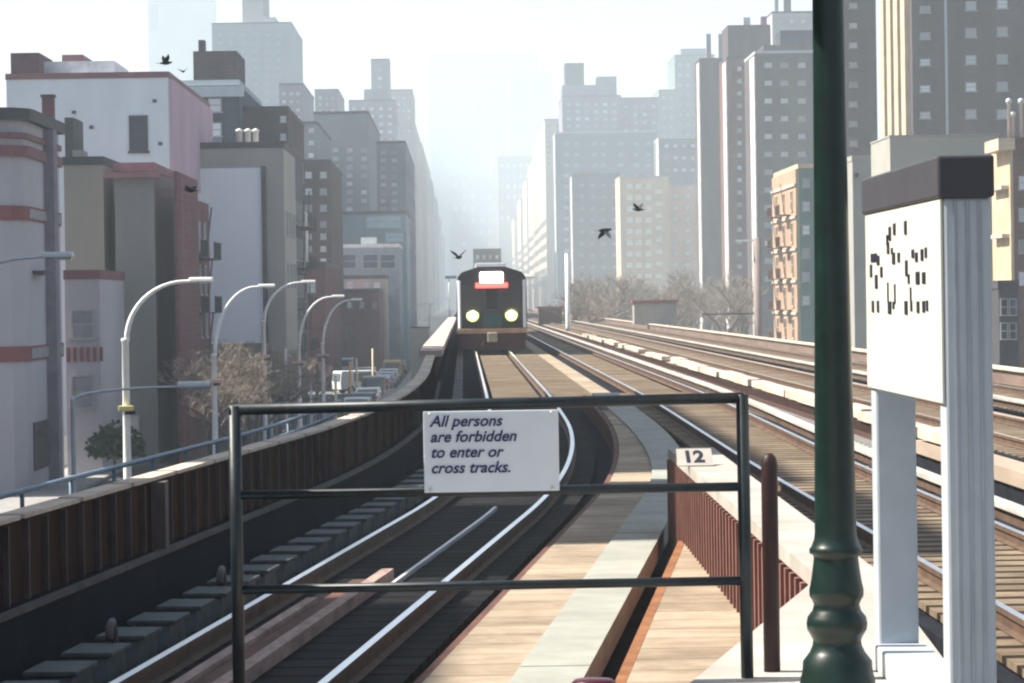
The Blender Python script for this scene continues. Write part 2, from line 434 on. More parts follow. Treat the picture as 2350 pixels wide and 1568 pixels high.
y = 10.0
k = 0
while y < 72:
    L = 2.0 if y < 40 else 3.4
    za = ZA(y) + 1.005; xa = XA(y) + offp - .05; xb = XA(y + L * .93) + offp - .05; zb = ZA(y + L) + 1.005
    mb = MB(); bb = len(mb.v)
    for (xx, yy, zz) in ((xa, y, za), (xb, y + L * .93, zb)):
        mb.v += [(xx - .12, yy, zz), (xx + .10, yy, zz), (xx + .10, yy, zz + .035), (xx - .12, yy, zz + .035)]
    for q in ((0, 1, 2, 3), (7, 6, 5, 4), (0, 4, 5, 1), (1, 5, 6, 2), (2, 6, 7, 3), (3, 7, 4, 0)): mb.face([bb + i for i in q])
    mb.build('coping_slab', m_capst, pw); y += L; k += 1
for yy, ww in ((29.0, .16), (53, .14)):
    x = XA(yy) + offp; z = ZA(yy)
    MB().box(x + .001, x + .14, yy - ww, yy + ww, z + .345, z + .99).build('post', mat('post_grey_brown', (.10, .08, .075), .75, .3, 3), pw)
MB().sweep([(offp + .101, .36), (offp + .16, .36), (offp + .16, .31), (offp + .101, .31)], span(8, 74), XA, ZA).build('base_rail', mat('base_rail_grey', (.10, .09, .09), .8, .3, 3), pw)
# far straight part: broad pinkish coping
mb = MB()
for i in range(26):
    y = 72 + i * 5.5
    mb.box(XA(y) + offp - .32, XA(y) + offp + .22, y + .06, y + 5.4, ZA(y) + 1.005, ZA(y) + 1.15)
mb.build('broad_coping', mat('pink_stone', (.50, .40, .36), .85, .2, .8), pw)

# railing outside the parapet
rl = thing('railing', (0, 0, 0), 'blue grey double pipe railing outside the brown parapet at left', 'railing')
for dz in (.98, .80):
    MB().tube([(XA(y) - 3.0, y, ZA(y) + dz) for y in span(18, 50)], .028, 8).build('pipe', m_blue, rl)
for i in range(16):
    y = 18.5 + i * 1.9
    MB().tube([(XA(y) - 3.0, y, ZA(y) + .2), (XA(y) - 3.0, y, ZA(y) + .98)], .022, 6).build('upright', m_blue, rl)
mb = MB(); mb.sweep([(-3.15, .2), (-2.3, .2), (-2.3, .1), (-3.15, .1)], span(10, 74), XA, ZA)
struct('viaduct_ledge', mb, m_conc)

# far right parapet
rp_ = thing('parapet_wall', (0, 0, 0), 'low far parapet with white coping beyond the rightmost track', 'parapet')
MB().box(15.85, 16.05, 20, 1000, EZ - 2.7, EZ - 2.28).build('sheet', mat('maroon_sheet', (.20, .14, .11), .8, .3, 1, (1, .2, 1)), rp_)
MB().box(15.75, 16.15, 20, 1000, EZ - 2.275, EZ - 2.2).build('coping_slab', m_capst, rp_)

# walkway boards, cable trough, lower boards beside the curving track
XR = lambda Y: XA(Y) + .72
def strip(fl, fr, zt_, zb2, Ys):
    m = MB()
    for k, y in enumerate(Ys):
        xl, xr, z = XR(y) + fl(y), XR(y) + fr(y), ZA(y)
        m.v += [(xl, y, z + zt_), (xr, y, z + zt_), (xr, y, z + zb2), (xl, y, z + zb2)]
        if k:
            b_ = k * 4
            for a_, c_ in ((0, 1), (1, 2), (2, 3), (3, 0)): m.face([b_ - 4 + a_, b_ - 4 + c_, b_ + c_, b_ + a_])
    m.face([0, 3, 2, 1]); m.face([b_, b_ + 1, b_ + 2, b_ + 3]); return m
w1 = thing('board_walkway', (0, 0, 0), 'narrow orange board walkway right of the curving track', 'walkway', 'board walkways')
near_off = lambda y: 1.475 - .55 * smooth((y - 38) / 26)
strip(lambda y: .88 - .10 * smooth((y - 38) / 26), lambda y: near_off(y) - .006, .14, .02, span(12, 62)).build('boards', m_board, w1)
strip(lambda y: .80 - .10 * smooth((y - 38) / 26), lambda y: .875 - .10 * smooth((y - 38) / 26), .12, -.24, span(12, 70)).build('edge_beam', m_redt, w1)
tr = thing('cable_trough', (0, 0, 0), 'grey green concrete cable trough strip between the two board walkways', 'trough')
m_tr = mat('trough_lid_grey', (.33, .335, .295), .85, .18, 1.4)
lids = [12.0]
while lids[-1] < 70: lids.append(lids[-1] + 2.9)
for a_, b_ in zip(lids, lids[1:]):
    strip(near_off, lambda y: near_off(y) + .48 + .1 * smooth((y - 36) / 20), .165 + random.uniform(0, .01), -.05, span(a_ + .012, b_ - .012)).build('lid', m_tr, tr)
w2 = thing('board_walkway', (0, 0, 0), 'wide orange board deck tapering to a point beside the ribbed wall', 'walkway', 'board walkways')
def w2r(y):
    ks = [(12, 1.0), (13.4, 1.1), (16.9, 1.98), (19, 2.04), (31, 2.16)]
    for (ya, xa), (yb, xb) in zip(ks, ks[1:]):
        if y <= yb: return xa + (xb - xa) * (y - ya) / (yb - ya)
    return 2.16
mb = MB(); ys_ = [12, 13.4, 15, 16.9, 19, 21, 23, 25, 27, 29, 30.8]
for k, y in enumerate(ys_):
    xl, xr = XR(y) + 2.28, max(w2r(y), XR(y) + 2.30)
    mb.v += [(xl, y, EZ - 2.43), (xr, y, EZ - 2.43), (xr, y, EZ - 2.52), (xl, y, EZ - 2.52)]
    if k:
        b_ = k * 4
        for a_, c_ in ((0, 1), (1, 2), (2, 3), (3, 0)): mb.face([b_ - 4 + a_, b_ - 4 + c_, b_ + c_, b_ + a_])
mb.face([0, 3, 2, 1]); mb.face([b_, b_ + 1, b_ + 2, b_ + 3])
mb.build('boards', m_board, w2)
mb = MB(); mb.sweep([(2.20, .225), (2.275, .225), (2.275, -.02), (2.20, -.02)], span(12, 30.5), XR, ZA); mb.build('edge_beam', mat('rusty_edge', (.26, .11, .045), .85, .4, 4), w2)

w3 = thing('board_walkway', (0, 0, 0), 'broad pale tan board deck between the two tracks before the train', 'walkway', 'board walkways')
MB().box(2.25, 3.25, 76, 400, EZ - 2.62, EZ - 2.44).build('boards', m_tan, w3); MB().box(3.30, 3.82, 76, 400, EZ - 2.60, EZ - 2.46).build('boards', m_board, w3)
w4 = thing('board_walkway', (0, 0, 0), 'narrow grey board strip between the far parapet and the left rail', 'walkway', 'board walkways')
MB().box(-.32, -.05, 70, 300, EZ - 2.66, EZ - 2.5).build('boards', m_cover_, w4)
# ---------------------------------------------------------------- own platform and the narrow extension marked 12
pf = MB()
pf.prism([(-3.0, -6), (2.12, -6), (2.12, 13.6), (2.42, 18), (2.68, 33.0), (2.19, 33.0), (2.03, 17.6), (.93, 12.85), (-1.16, 12.85)], EZ - 1.73, EZ - 1.63)
struct('platform', pf, m_concw)
wl = thing('ribbed_wall', (0, 0, 0), 'red brown vertically ribbed wall under the white platform extension', 'wall')
mb = MB(); mb.prism([(.95, 13.05), (2.05, 17.6), (2.21, 32.9), (2.66, 32.9), (2.40, 18), (2.10, 13.5), (2.1, -5), (-2.6, -5), (-1.1, 13.0)], 3.9, EZ - 1.735)
mb.build('wall_panel', m_redbrown, wl)
mb = MB()
for a, b, n in (((.95, 13.05), (2.05, 17.6), 22), ((2.05, 17.6), (2.21, 32.9), 46)):
    for i in range(n):
        t = (i + .5) / n; x = a[0] + (b[0] - a[0]) * t; y = a[1] + (b[1] - a[1]) * t
        mb.box(x - .045, x + .01, y - .035, y + .035, 5.0, EZ - 1.74)
mb.build('rib', mat('rib_red', (.24, .12, .10), .7, .3, 3), wl)
q = P(1592, 1054, 29.6)
n12 = thing('number_plate', (q.x, 29.3, EZ - 1.63), 'white plate with black figures 12 lying at the far end of the white extension', 'number plate')
n12.rotation_euler = (R(24), 0, 0)
pl_ = MB().box(-.17, .17, 0, .36, .004, .012).build('plate', m_concw, n12)
fg = text('12', .34, m_black, 'figures', n12, (-.12, .07, .0145), (0, 0, 0), bold=.012); fg.scale = (.62, 1.0, 1)

# pit between platform and straight track: dark low deck
mb = MB(); mb.box(2.7, 3.7, 5, 60, 3.7, 3.9)
struct('lower_deck', mb, m_dark)

# loose timbers and rubble between the tracks
ycut = sorted(random.uniform(33, 62) for _ in range(26))
for i in range(26):
    y = ycut[i]; x = random.uniform(3.2, 3.75) if i % 2 else random.uniform(6.35, 8.1)
    zz = ZA(y) - .25 if i % 2 else EZ - 3.3
    o = MB().cbox((0, 0, .05), (random.uniform(.12, .4), random.uniform(.5, 1.6), random.uniform(.08, .22))).build('timber_offcut', m_capst if i % 3 else m_pink, None, bevel=.015, at=(x, y, zz))
    o.rotation_euler = (0, random.uniform(-.1, .1), random.uniform(-.9, .9))
    tag(o, 'pale loose timber offcut between the tracks, %s from the near end' % ordn(i), 'timber', 'loose timbers between the tracks')
mb = MB(); mb.box(6.3, 8.3, 20, 200, 3.95, EZ - 3.42)
struct('lower_deck', mb, m_dark)

# ---------------------------------------------------------------- gate
gy = 13.0
def at13(x, y, Y=gy): return P(x, y, Y)
gate = thing('platform_gate', (0, 0, 0), 'dark green pipe gate across the platform end carrying the warning sign', 'gate')
r = .024
def rails(a, b, name='rail_pipe', rr=r): MB().tube([a, b], rr, 14).build(name, m_green, gate)
tl, trr = at13(525, 941), at13(1706, 913)
rails(tl, trr); rails(at13(540, 1137), at13(1708, 1117), rr=.020); rails(at13(542, 1354), at13(1710, 1333), rr=.020)
rails(at13(538, 932), at13(549, 1575), 'post', .027); rails(at13(1703, 905), at13(1716, 1600), 'post', .027)
p_a, p_b = at13(1763, 1040, 13.2), at13(1773, 1600, 13.2)
pst = thing('fence_post', (p_b.x, p_b.y, p_b.z), 'dark brown round-topped post just right of the gate', 'post')
mb = MB(); mb.lathe([(.036, 0), (.036, (p_a - p_b).z - .05), (.030, (p_a - p_b).z - .02), (.014, (p_a - p_b).z)], n=16)
mb.build('post_shaft', mat('brown_post_paint', (.030, .013, .014), .5, .3, 4), pst)
MB().lathe([(.07, .0), (.07, .02), (.045, .03)], n=16).build('foot', m_dark, pst)

sgn = thing('warning_sign', (0, 0, 0), 'pale blue white sign forbidding people to enter or cross the tracks', 'sign')
a = P(971, 945, gy - .04); b = P(1281, 939, gy - .04); c = P(976, 1131, gy - .04)
cx, cz = (a.x + b.x) / 2, (a.z + c.z) / 2
sgn.location = (cx, gy - .045, cz); 
W2, H2 = (b.x - a.x) / 2, (a.z - c.z) / 2
MB().box(-W2, W2, -.006, .006, -H2, H2).build('plate', m_white, sgn, bevel=.003)
for k_, ln_ in enumerate(('All persons', 'are forbidden', 'to enter or', 'cross tracks.')):
    text(ln_, .0665, mat('navy_lettering', (.03, .035, .13), .6, .3, 4), 'lettering', sgn, (-W2 + .028, -.0085, H2 - .064 - k_ * .066), (R(90), 0, 0), shear=.28, extrude=.0012, bold=.0012)
for sx in (-.9, .9):
    for sz in (-.93, .93): MB().lathe([(.008, 0), (.008, .004), (.003, .006)], n=10).build('bolt', m_galv, sgn, at=(sx * W2, -.009, sz * H2)).rotation_euler = (R(90), 0, 0)

# ---------------------------------------------------------------- green lamp column
CY = 11.15
lp = P(1923, 1600, CY)
col = thing('lamp_column', (lp.x, CY, EZ - 1.63), 'tall dark green cast column with ringed base in the foreground', 'column')
prof = [(.21, 0), (.21, .04), (.18, .06)]
for y_, w_ in ((1590, 176), (1562, 172), (1545, 162), (1520, 158), (1500, 128), (1484, 113), (1471, 110), (1460, 122), (1448, 136), (1434, 140), (1418, 134), (1404, 112), (1390, 104), (1380, 112), (1370, 124), (1356, 125), (1335, 116), (1300, 106),
               (1283, 102), (1276, 104), (1272, 121), (1262, 122), (1256, 112), (1240, 100), (1225, 96), (1100, 93), (700, 82), (300, 76), (0, 72), (-400, 66)):
    prof.append((w_ / 2 * CY / F, 1.63 - (y_ - 678) / F * CY))
MB().lathe(prof, n=48).build('shaft', m_lampgreen, col)
MB().box(-.23, .23, -.23, .23, 0.0, .012).build('base_plate', m_conc, col)
MB().tube([(0, 0, 3.3), (-.25, 0, 3.6), (-.8, 0, 3.75)], .03, 10).build('arm', m_lampgreen, col)
MB().lathe([(.02, 0), (.14, -.04), (.16, -.1), (.05, -.12)], n=20).build('lamp_head', m_lampgreen, col, at=(-.85, 0, 3.74))

# ---------------------------------------------------------------- information panel at right
SY0, SY1 = 11.3, 13.3
pa = P(2213, 560, SY0); pb = P(2045, 560, SY1)
ang = math.atan2(pa.x - pb.x, SY1 - SY0)
cx_, cy_ = (pa.x + pb.x) / 2, (SY0 + SY1) / 2
ip = thing('information_board', (cx_, cy_, EZ - 1.63), 'white two-post platform board with black cap and faded black marks', 'sign board', rz=ang * 1.0)
Lh = math.hypot(pa.x - pb.x, SY1 - SY0) / 2
m_post = mat('pale_blue_grey_paint', (.46, .51, .56), .45, .08, 5)
m_panel = mat('white_panel', (.60, .61, .55), .5, .09, 2.2)
zt = (EZ + (684 - 466) / F * SY0) - (EZ - 1.63)
zb_ = zt - .76
for s in (-1, 1):
    MB().box(-.088, .088, s * Lh - .075, s * Lh + .075, 0, zt).build('post', m_post, ip, bevel=.012)
for k in (-1, 0, 1): pass
fl = MB()
for sx in (-.045, .0, .045): fl.box(sx - .006, sx + .006, -Lh - .082, -Lh - .076, .02, zt - .01)
fl.build('flute', mat('groove_grey', (.37, .42, .47), .5), ip)
MB().box(-.101, -.089, -Lh - .07, Lh + .09, zb_, zt - .002).build('panel', m_panel, ip, bevel=.004)
cp = MB().box(-.112, .098, -Lh - .105, Lh + .12, zt, zt + .155).build('cap', mat('black_cap_paint', (.06, .06, .07), .5, .15, 6, spec=.3), ip, bevel=.01)
MB().box(-.11, .11, -Lh + .076, Lh - .076, .0, .11).build('base_beam', m_post, ip, bevel=.008)
# the marks on the panel: strokes copied where they stand (position along the board 0 far .. 1 near, height below the cap)
mk = MB()
def stroke(px_, py_, w_, h_):
    # px_, py_ measured in the photograph; the panel face runs from x 1985 (far) to 2160 (near)
    q = (px_ - 1985) / 175.0; q = q * 0.92 / (1 - (1 - .92) * q) if q < 1 else q
    yy = Lh + .05 - q * (2 * Lh + .08)
    Yd = cy_ + yy
    zz = (684 - py_) / F * Yd + 1.63
    mk = MB(); mk.box(-.1045, -.1012, yy - w_ / 175 * Lh, yy + w_ / 175 * Lh, zz - h_ / 2 / F * Yd, zz + h_ / 2 / F * Yd); mk.build('printed_mark', m_black, ip)
for a_ in ((2053, 545, 4, 26), (2065, 535, 4, 22), (2046, 560, 3, 20), (2092, 532, 4, 26), (2058, 585, 3, 12), (2048, 578, 4, 22), (2062, 602, 5, 22), (2075, 600, 4, 18),
           (2008, 600, 12, 16), (2020, 606, 5, 18), (1999, 630, 4, 24), (2029, 633, 4, 20), (2014, 655, 5, 26), (2093, 625, 4, 30), (2098, 650, 3, 18), (2108, 592, 4, 16),
           (2116, 600, 4, 18), (2128, 595, 4, 22), (2136, 590, 3, 20), (2118, 648, 6, 24), (2131, 648, 5, 22), (2046, 680, 2, 38), (2064, 684, 2, 38), (2102, 685, 2, 26),
           (2003, 712, 4, 22), (2018, 712, 4, 22), (2050, 715, 6, 24), (2060, 710, 3, 14), (2091, 716, 5, 26), (2103, 712, 3, 20), (2118, 715, 4, 22), (2130, 714, 4, 22), (2137, 712, 3, 20)):
    stroke(a_[0], a_[1], a_[2] * 1.45, a_[3] * 1.2)

# dark red pipe cap at the platform edge
rc = P(1362, 1566, 16.0)
ro = thing('pipe_stub', (rc.x, rc.y, rc.z - .22), 'dark red capped pipe stub at the bottom of the trench', 'pipe')
MB().lathe([(.05, 0), (.05, .2), (.11, .2), (.12, .215), (.10, .235), (.0, .24)], n=20).build('flanged_cap', mat('dark_red_paint', (.07, .008, .018), .35, .3, 5), ro)

# ---------------------------------------------------------------- train
TY = 137.0; TX = XA(TY); TZ = ZA(TY)
tn = thing('commuter_train', (TX, TY, TZ), 'dark fronted commuter train approaching with lit headlights', 'train')
m_tdark = mat('train_front_dark', (.035, .032, .035), .45, .3, 3)
m_tsteel = mat('train_stainless', (.66, .70, .74), .3, .1, 2, (1, .2, 4), metal=.8)
m_sun_edge = mat('sun_edge_pale', (.80, .84, .88), .35, .05, 4)
m_tglass = glass('train_glass', (.04, .035, .035))
body = MB(); hw = 1.56
sec = [(-hw, .75), (-hw - .02, 1.6), (-hw, 3.0), (-hw + .05, 3.36), (-hw + .22, 3.56), (-.6, 3.80), (.6, 3.80), (hw - .22, 3.56), (hw - .05, 3.36), (hw, 3.0), (hw + .02, 1.6), (hw, .75)]
n = len(sec); lens = [0, .05, 25.5]
for c_ in range(4):
    for yy in (c_ * 26.0 + .0, c_ * 26.0 + 25.4):
        for x_, z_ in sec: body.v.append((x_, yy, z_))
    b0 = c_ * 2 * n
    for k in range(n):
        k2 = (k + 1) % n; body.face([b0 + k2, b0 + k, b0 + n + k, b0 + n + k2], 0)
    body.face([b0 + k for k in range(n)], 1 if c_ == 0 else 0); body.face([b0 + n + k for k in range(n)][::-1], 0)
body.build('body', [m_tsteel, m_tdark], tn)
MB().box(-1.32, -.42, -.03, -.001, 1.75, 3.0).build('windscreen', m_tglass, tn)
MB().box(.42, 1.32, -.03, -.001, 1.75, 3.0).build('windscreen', m_tglass, tn)
dr = MB().box(-.40, .40, -.06, -.001, .9, 3.0).build('end_door', mat('end_door_grey', (.09, .075, .075), .5, .2, 4), tn)
MB().box(-.25, .25, -.068, -.061, 1.9, 2.8).build('door_glass', m_tglass, dr)
MB().box(-.52, .52, -.09, -.001, 3.08, 3.56).build('destination_box', emit('lit_headsign', (1.0, .80, .76), 7), tn, bevel=.06)
MB().box(-.72, .72, -.07, -.001, 2.86, 3.075).build('red_marker', emit('red_marker_light', (1.0, .05, .04), 3.0), tn)
for s in (-1, 1):
    h = MB().lathe([(.19, 0), (.175, .08), (.0, .10)], n=24).build('headlight', emit('headlight_glow', (.96, 1.0, .55), 9), tn, at=(s * .87, -.03, 1.62)); h.rotation_euler = (R(90), 0, 0)
    h = MB().lathe([(.29, 0), (.29, .028), (.195, .028)], n=24).build('glow_ring', emit('headlight_bloom', (.75, .85, .22), .5), tn, at=(s * .87, -.002, 1.62)); h.rotation_euler = (R(90), 0, 0)  # added ring, its weak glow stands in for headlight bloom
    MB().box(s * .87 - .42, s * .87 + .42, -.0015, .0, 1.12, 1.9).build('lamp_surround', mat('lamp_surround_black', (.02, .02, .02), .4), tn).location = (0, -.001, 0)
for s in (-1, 1):
    cpst = MB(); cpst.prism([(s * (hw + .01), .06), (s * (hw - .10), -.10), (s * (hw - .17), -.10), (s * (hw - .17), -.002), (s * (hw - .02), -.002)][::s], 1.05, 3.2); cpst.build('sun_edge_strip', m_sun_edge, tn)  # corner strips added to give the front a sun-bright edge
MB().box(-.42, .42, -.1, -.061, 1.2, 1.62).build('badge_panel', mat('teal_panel', (.04, .13, .12), .5, .3, 6), tn)
MB().box(-1.58, 1.58, -.16, 0, .80, 1.02).build('anticlimber', mat('orange_buff_band', (.50, .30, .20), .6, .3, 2), tn, bevel=.02)
MB().box(-1.5, 1.5, -.06, .4, .10, .78).build('pilot', mat('dark_red_pilot', (.09, .035, .035), .7, .3, 2), tn)
cpl = MB().box(-.22, .22, -.55, -.17, .42, .85).build('coupler', mat('coupler_buff', (.42, .38, .26), .7, .2, 3), tn, bevel=.04)
MB().tube([(-.35, -.2, .5), (-.5, -.35, .3), (-.2, -.4, .15)], .035, 8).build('hose', m_black, cpl)
MB().box(.95, 1.1, -.02, .1, .45, .6).build('plug', m_galv, tn)
for c_ in range(4):
    for yy in (3.2, 5.7, 19.6, 22.1):
        w_ = MB()
        for s in (-1, 1):
            w_.tube([(s * .68, c_ * 26 + yy, .43), (s * .80, c_ * 26 + yy, .43)], .43, 20)
        w_.tube([(-.7, c_ * 26 + yy, .43), (.7, c_ * 26 + yy, .43)], .08, 8)
        w_.build('wheelset', m_railside, tn)
for s in (-1, 1):
    for i in range(7): MB().box(s * (hw + .005) - .012, s * (hw + .005) + .012, 2.5 + i * 3.2, 4.6 + i * 3.2, 1.9, 2.7).build('side_window', m_tglass, tn)
    MB().tube([(s * .9, 2 + 1, 3.7), (s * .9, 20, 3.7)], .05, 6).build('roof_pipe', m_galv, tn)
MB().box(-.7, .7, 4, 9, 3.78, 4.02).build('roof_unit', m_galv, tn, bevel=.05)

# ---------------------------------------------------------------- street lamps
m_lamp = mat('white_lamp_paint', (.90, .89, .87), .4, .08, 4)
def lamp(label, X, Y, ztop, zhead, arm, collar=None, rad=.108, grp='curved street lamps on the left'):
    t = thing('street_lamp', (X, Y, 0), label, 'street lamp', grp)
    MB().lathe([(rad * 2, 0), (rad * 2, .5), (rad * 1.25, .6), (rad, ztop), (rad * 1.2, ztop + .02), (rad * 1.2, ztop + .1), (rad * .5, ztop + .12)], n=14).build('pole', m_lamp, t)
    pts = []
    for i in range(13):
        a_ = i / 12 * math.pi / 2
        pts.append((.05 + arm * .74 * (1 - math.cos(a_)), 0, ztop + .05 + (zhead - ztop - .05) * math.sin(a_)))
    pts.append((arm * .9, 0, zhead + .01))
    MB().tube(pts, [rad * .8 - rad * .35 * k / 13 for k in range(14)], 8).build('arm', m_lamp, t)
    hd = MB(); hd.extrude_x([(-.14, -.02), (.14, -.02), (.10, .12), (-.10, .12)], arm * .8, arm * .8 + .75)
    h = hd.build('lamp_head', m_lamp, t, bevel=.04)
    MB().box(arm * .8 + .3, arm * .8 + .7, -.1, .1, -.07, -.021).build('lens', mat('lamp_lens', (.55, .55, .5), .2), h)
    for o_ in (h,): o_.location.z = zhead
    if collar:
        z, wd, mm = collar
        MB().cbox((0, -.1, z), (wd, .3, .16)).build('collar_box', mm, t, bevel=.02)
        MB().cbox((.12, -.1, z - .14), (.3, .25, .1)).build('bracket', m_dark, t)
    return t
m_peach = mat('peach_box', (.72, .48, .38), .6, .1, 3); m_yel = mat('yellow_box', (.70, .62, .25), .6, .1, 3)
def zat(y, Y, x=700): return P(x, y, Y).z
for lab, x, arm_px, ytop, yhead, col_y, cm_, cw in (
        ('nearest tall white curved street lamp with a yellow box on its pole', 287, 185, 785, 648, 937, m_yel, .45),
        ('second curved street lamp, cream box on its pole, arm crossing the blank billboard', 490, 130, 818, 660, 875, m_peach, .75),
        ('third curved street lamp with a peach box, right of the blank billboard', 605, 110, 740, 650, 818, m_peach, .6),
        ('fourth curved street lamp of the row receding along the avenue', 685, 97, 795, 683, 832, m_peach, .8),
        ('fifth curved street lamp of the row, smallest and farthest', 740, 84, 790, 690, 815, m_peach, .85)):
    Y = F * 2.5 / arm_px
    lamp(lab, P(x, 760, Y).x, Y, zat(ytop, Y, x), zat(yhead, Y, x), 2.5, (zat(col_y, Y, x), cw, cm_))
lamp('thin low white street lamp just behind the parapet at far left', P(168, 1000, 70).x, 70, zat(922, 70, 168), zat(888, 70, 400), 3.0, None, .05)
lamp('street lamp at the left edge whose head crosses the cream building', P(-110, 900, 72).x, 72, zat(700, 72, 0), zat(590, 72, 140), 2.7, None, .07)
for i, (x, Y, yh, lab) in enumerate(((985, 520, 688, 'short lamp with flat white head left of the train'), (940, 420, 700, 'small far lamp over the parked cars near the pale hut'))):
    lamp(lab, P(x, 700, Y).x, Y, zat(yh + 25, Y, x), zat(yh, Y, x), 3.2, None, .08, 'far small lamps along the avenue')

# ---------------------------------------------------------------- buildings
SUN_TONE = mat('sun_side_tone', (.66, .62, .60), .8, .35, .35, (1, 1, 2))  # tone standing in for sun on the towers' left sides
m_win = glass('window_glass', (.30, .34, .40), .15)
def _n(): pass
m_winpale = glass('pale_window', (.50, .52, .55), .35)  # sky reflection and pale curtains are put into the pane colour
m_frame = mat('window_frame', (.40, .40, .40), .6, .2, 2)
m_trimd = mat('dark_trim', (.07, .065, .075), .7, .2, 2)
WCACHE = {}
def winmesh(w_, h_, glassm, framem):
    key = (round(w_, 2), round(h_, 2), glassm.name, framem.name)
    if key not in WCACHE:
        m = MB(); a, b = w_ / 2, h_ / 2; t = min(.09, w_ * .1)
        m.box(-a, a, -.03, -.002, -b, b, 0)
        m.box(-a - t, -a, -.09, -.002, -b, b, 1); m.box(a, a + t, -.09, -.002, -b, b, 1)
        m.box(-a - t, a + t, -.09, -.002, b, b + t, 1); m.box(-a - t * 2, a + t * 2, -.14, -.002, -b - t * 1.5, -b, 1)
        m.box(-a, a, -.06, -.031, -t / 2, t / 2, 1)
        WCACHE[key] = m.mesh('window', [glassm, framem])
    return WCACHE[key]
NW = 0
def building(label, x0, x1, ytop, Y, depth, wall, wins=(), side=None, sidewins=None, parapet=.8, trim=None, gm=None, fm=None, roofs=(), name='building', cat='building', yref=None, base=0.0, cornice=None, group=None, pale=None):
    """front wall at distance Y between picture columns x0..x1 with its top at row ytop"""
    global NW
    a, b = P(x0, ytop, Y), P(x1, ytop, Y); X0, X1, Z = a.x, b.x, (a.z + b.z) / 2
    t = thing(name, ((X0 + X1) / 2, Y, 0), label, cat, group)
    hx = (X1 - X0) / 2
    m = MB(); m.box(-hx, hx, 0, depth, base, Z - .02)
    m.build('wall', wall, t)
    tr_ = trim or m_trimd
    r_ = MB(); pt = .35
    for q in ((-hx - .05, hx + .05, -.05, pt), (-hx - .05, hx + .05, depth - pt, depth + .05), (-hx - .05, -hx + pt, pt, depth - pt), (hx - pt, hx + .05, pt, depth - pt)):
        r_.box(*q, Z - .019, Z + parapet * .5)
    r_.build('roof_parapet', tr_, t)
    if cornice:
        MB().box(-hx - .4, hx + .4, -.5, -.051, Z - cornice, Z - .1).build('cornice', tr_, t)
    if pale: MB().box(-hx - .2, -hx - .002, .15, depth * .42, base, Z - .4).build('lit_side_strip', pale, t)  # added pale slab: sunlight on this side is put into its colour
    gm_ = gm or m_winpale; fm_ = fm or m_frame; k = 0; extra = []
    ws = []
    for (xs, ys, wp, hp) in wins:
        ww = wp / F * Y; hh = hp / F * Y
        for xx in xs:
            for yy in ys:
                q = P(xx, yy, Y); ws.append((q.x - t.location.x, 0, q.z, 0, ww, hh))
    if sidewins:
        s, y_a, y_b, ny, z_a, z_b, nz, ww, hh = sidewins
        for j in range(nz):
            for i in range(ny):
                yy = y_a + (y_b - y_a) * (i + .5) / ny; zz = z_a + (z_b - z_a) * (j + .5) / max(1, nz)
                ws.append((s * hx, yy, zz, s * R(90), ww, hh))
    ws = [w_ for w_ in ws if 1.0 < w_[2] < Z - .6 and abs(w_[0]) <= hx + .01]
    for w_ in ws[:99]:
        o = bpy.data.objects.new('window', winmesh(w_[4], w_[5], gm_, fm_)); C.objects.link(o); o.parent = t
        o.location = (w_[0], w_[1], w_[2]); o.rotation_euler = (0, 0, w_[3]); NW += 1
    if len(ws) > 99:
        m = MB()
        for w_ in ws[99:]:
            M = Matrix.Translation((w_[0], w_[1], w_[2])) @ Matrix.Rotation(w_[3], 4, 'Z')
            m.box(-w_[4] / 2, w_[4] / 2, -.05, -.002, -w_[5] / 2, w_[5] / 2, 0, M)
        o = m.build('window', gm_, t); o['kind'] = 'stuff'
    for (nm, rx0, rx1, ry, dy, dd, rm) in roofs:       # things standing on the roof as parts: bulkheads, tanks
        q0, q1 = P(rx0, ry, Y + dy), P(rx1, ry, Y + dy)
        MB().box(q0.x - t.location.x, q1.x - t.location.x, dy, dy + dd, Z - .015, q0.z).build(nm, rm, t)
    return t
def rows(a, b, n): return [a + (b - a) * i / (n - 1) for i in range(n)] if n > 1 else [a]

B_slate = brickmat('slate_brick', (.105, .080, .085)); B_slate2 = brickmat('blue_slate_brick', (.06, .075, .105))
B_taupe = mat('taupe_render', (.32, .31, .275), .9, .15, .3, (1, 1, .3)); B_cream = mat('cream_render', (.47, .45, .48), .9, .12, .3, (1, 1, .3))
B_grey = mat('whitewashed_party_wall', (.68, .73, .78), .9, .14, .22, (1, 1, .5)); B_red = brickmat('maroon_brick', (.18, .075, .085))
B_purp = brickmat('purple_brick', (.22, .17, .22)); B_beige = mat('beige_render', (.38, .36, .33), .9, .15, .3, (1, 1, .3))
B_brown = brickmat('brown_brick', (.17, .085, .075)); B_creamlit = brickmat('sand_brick', (.58, .47, .34), stain=.2)
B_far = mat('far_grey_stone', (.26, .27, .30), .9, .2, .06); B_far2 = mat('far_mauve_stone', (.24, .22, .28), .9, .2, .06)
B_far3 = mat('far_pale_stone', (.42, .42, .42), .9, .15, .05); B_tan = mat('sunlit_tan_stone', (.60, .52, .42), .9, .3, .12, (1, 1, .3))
m_redtrim = mat('red_trim', (.22, .10, .11), .8, .2, 1); m_lighttrim = mat('light_trim', (.45, .50, .54), .8, .1, 1)

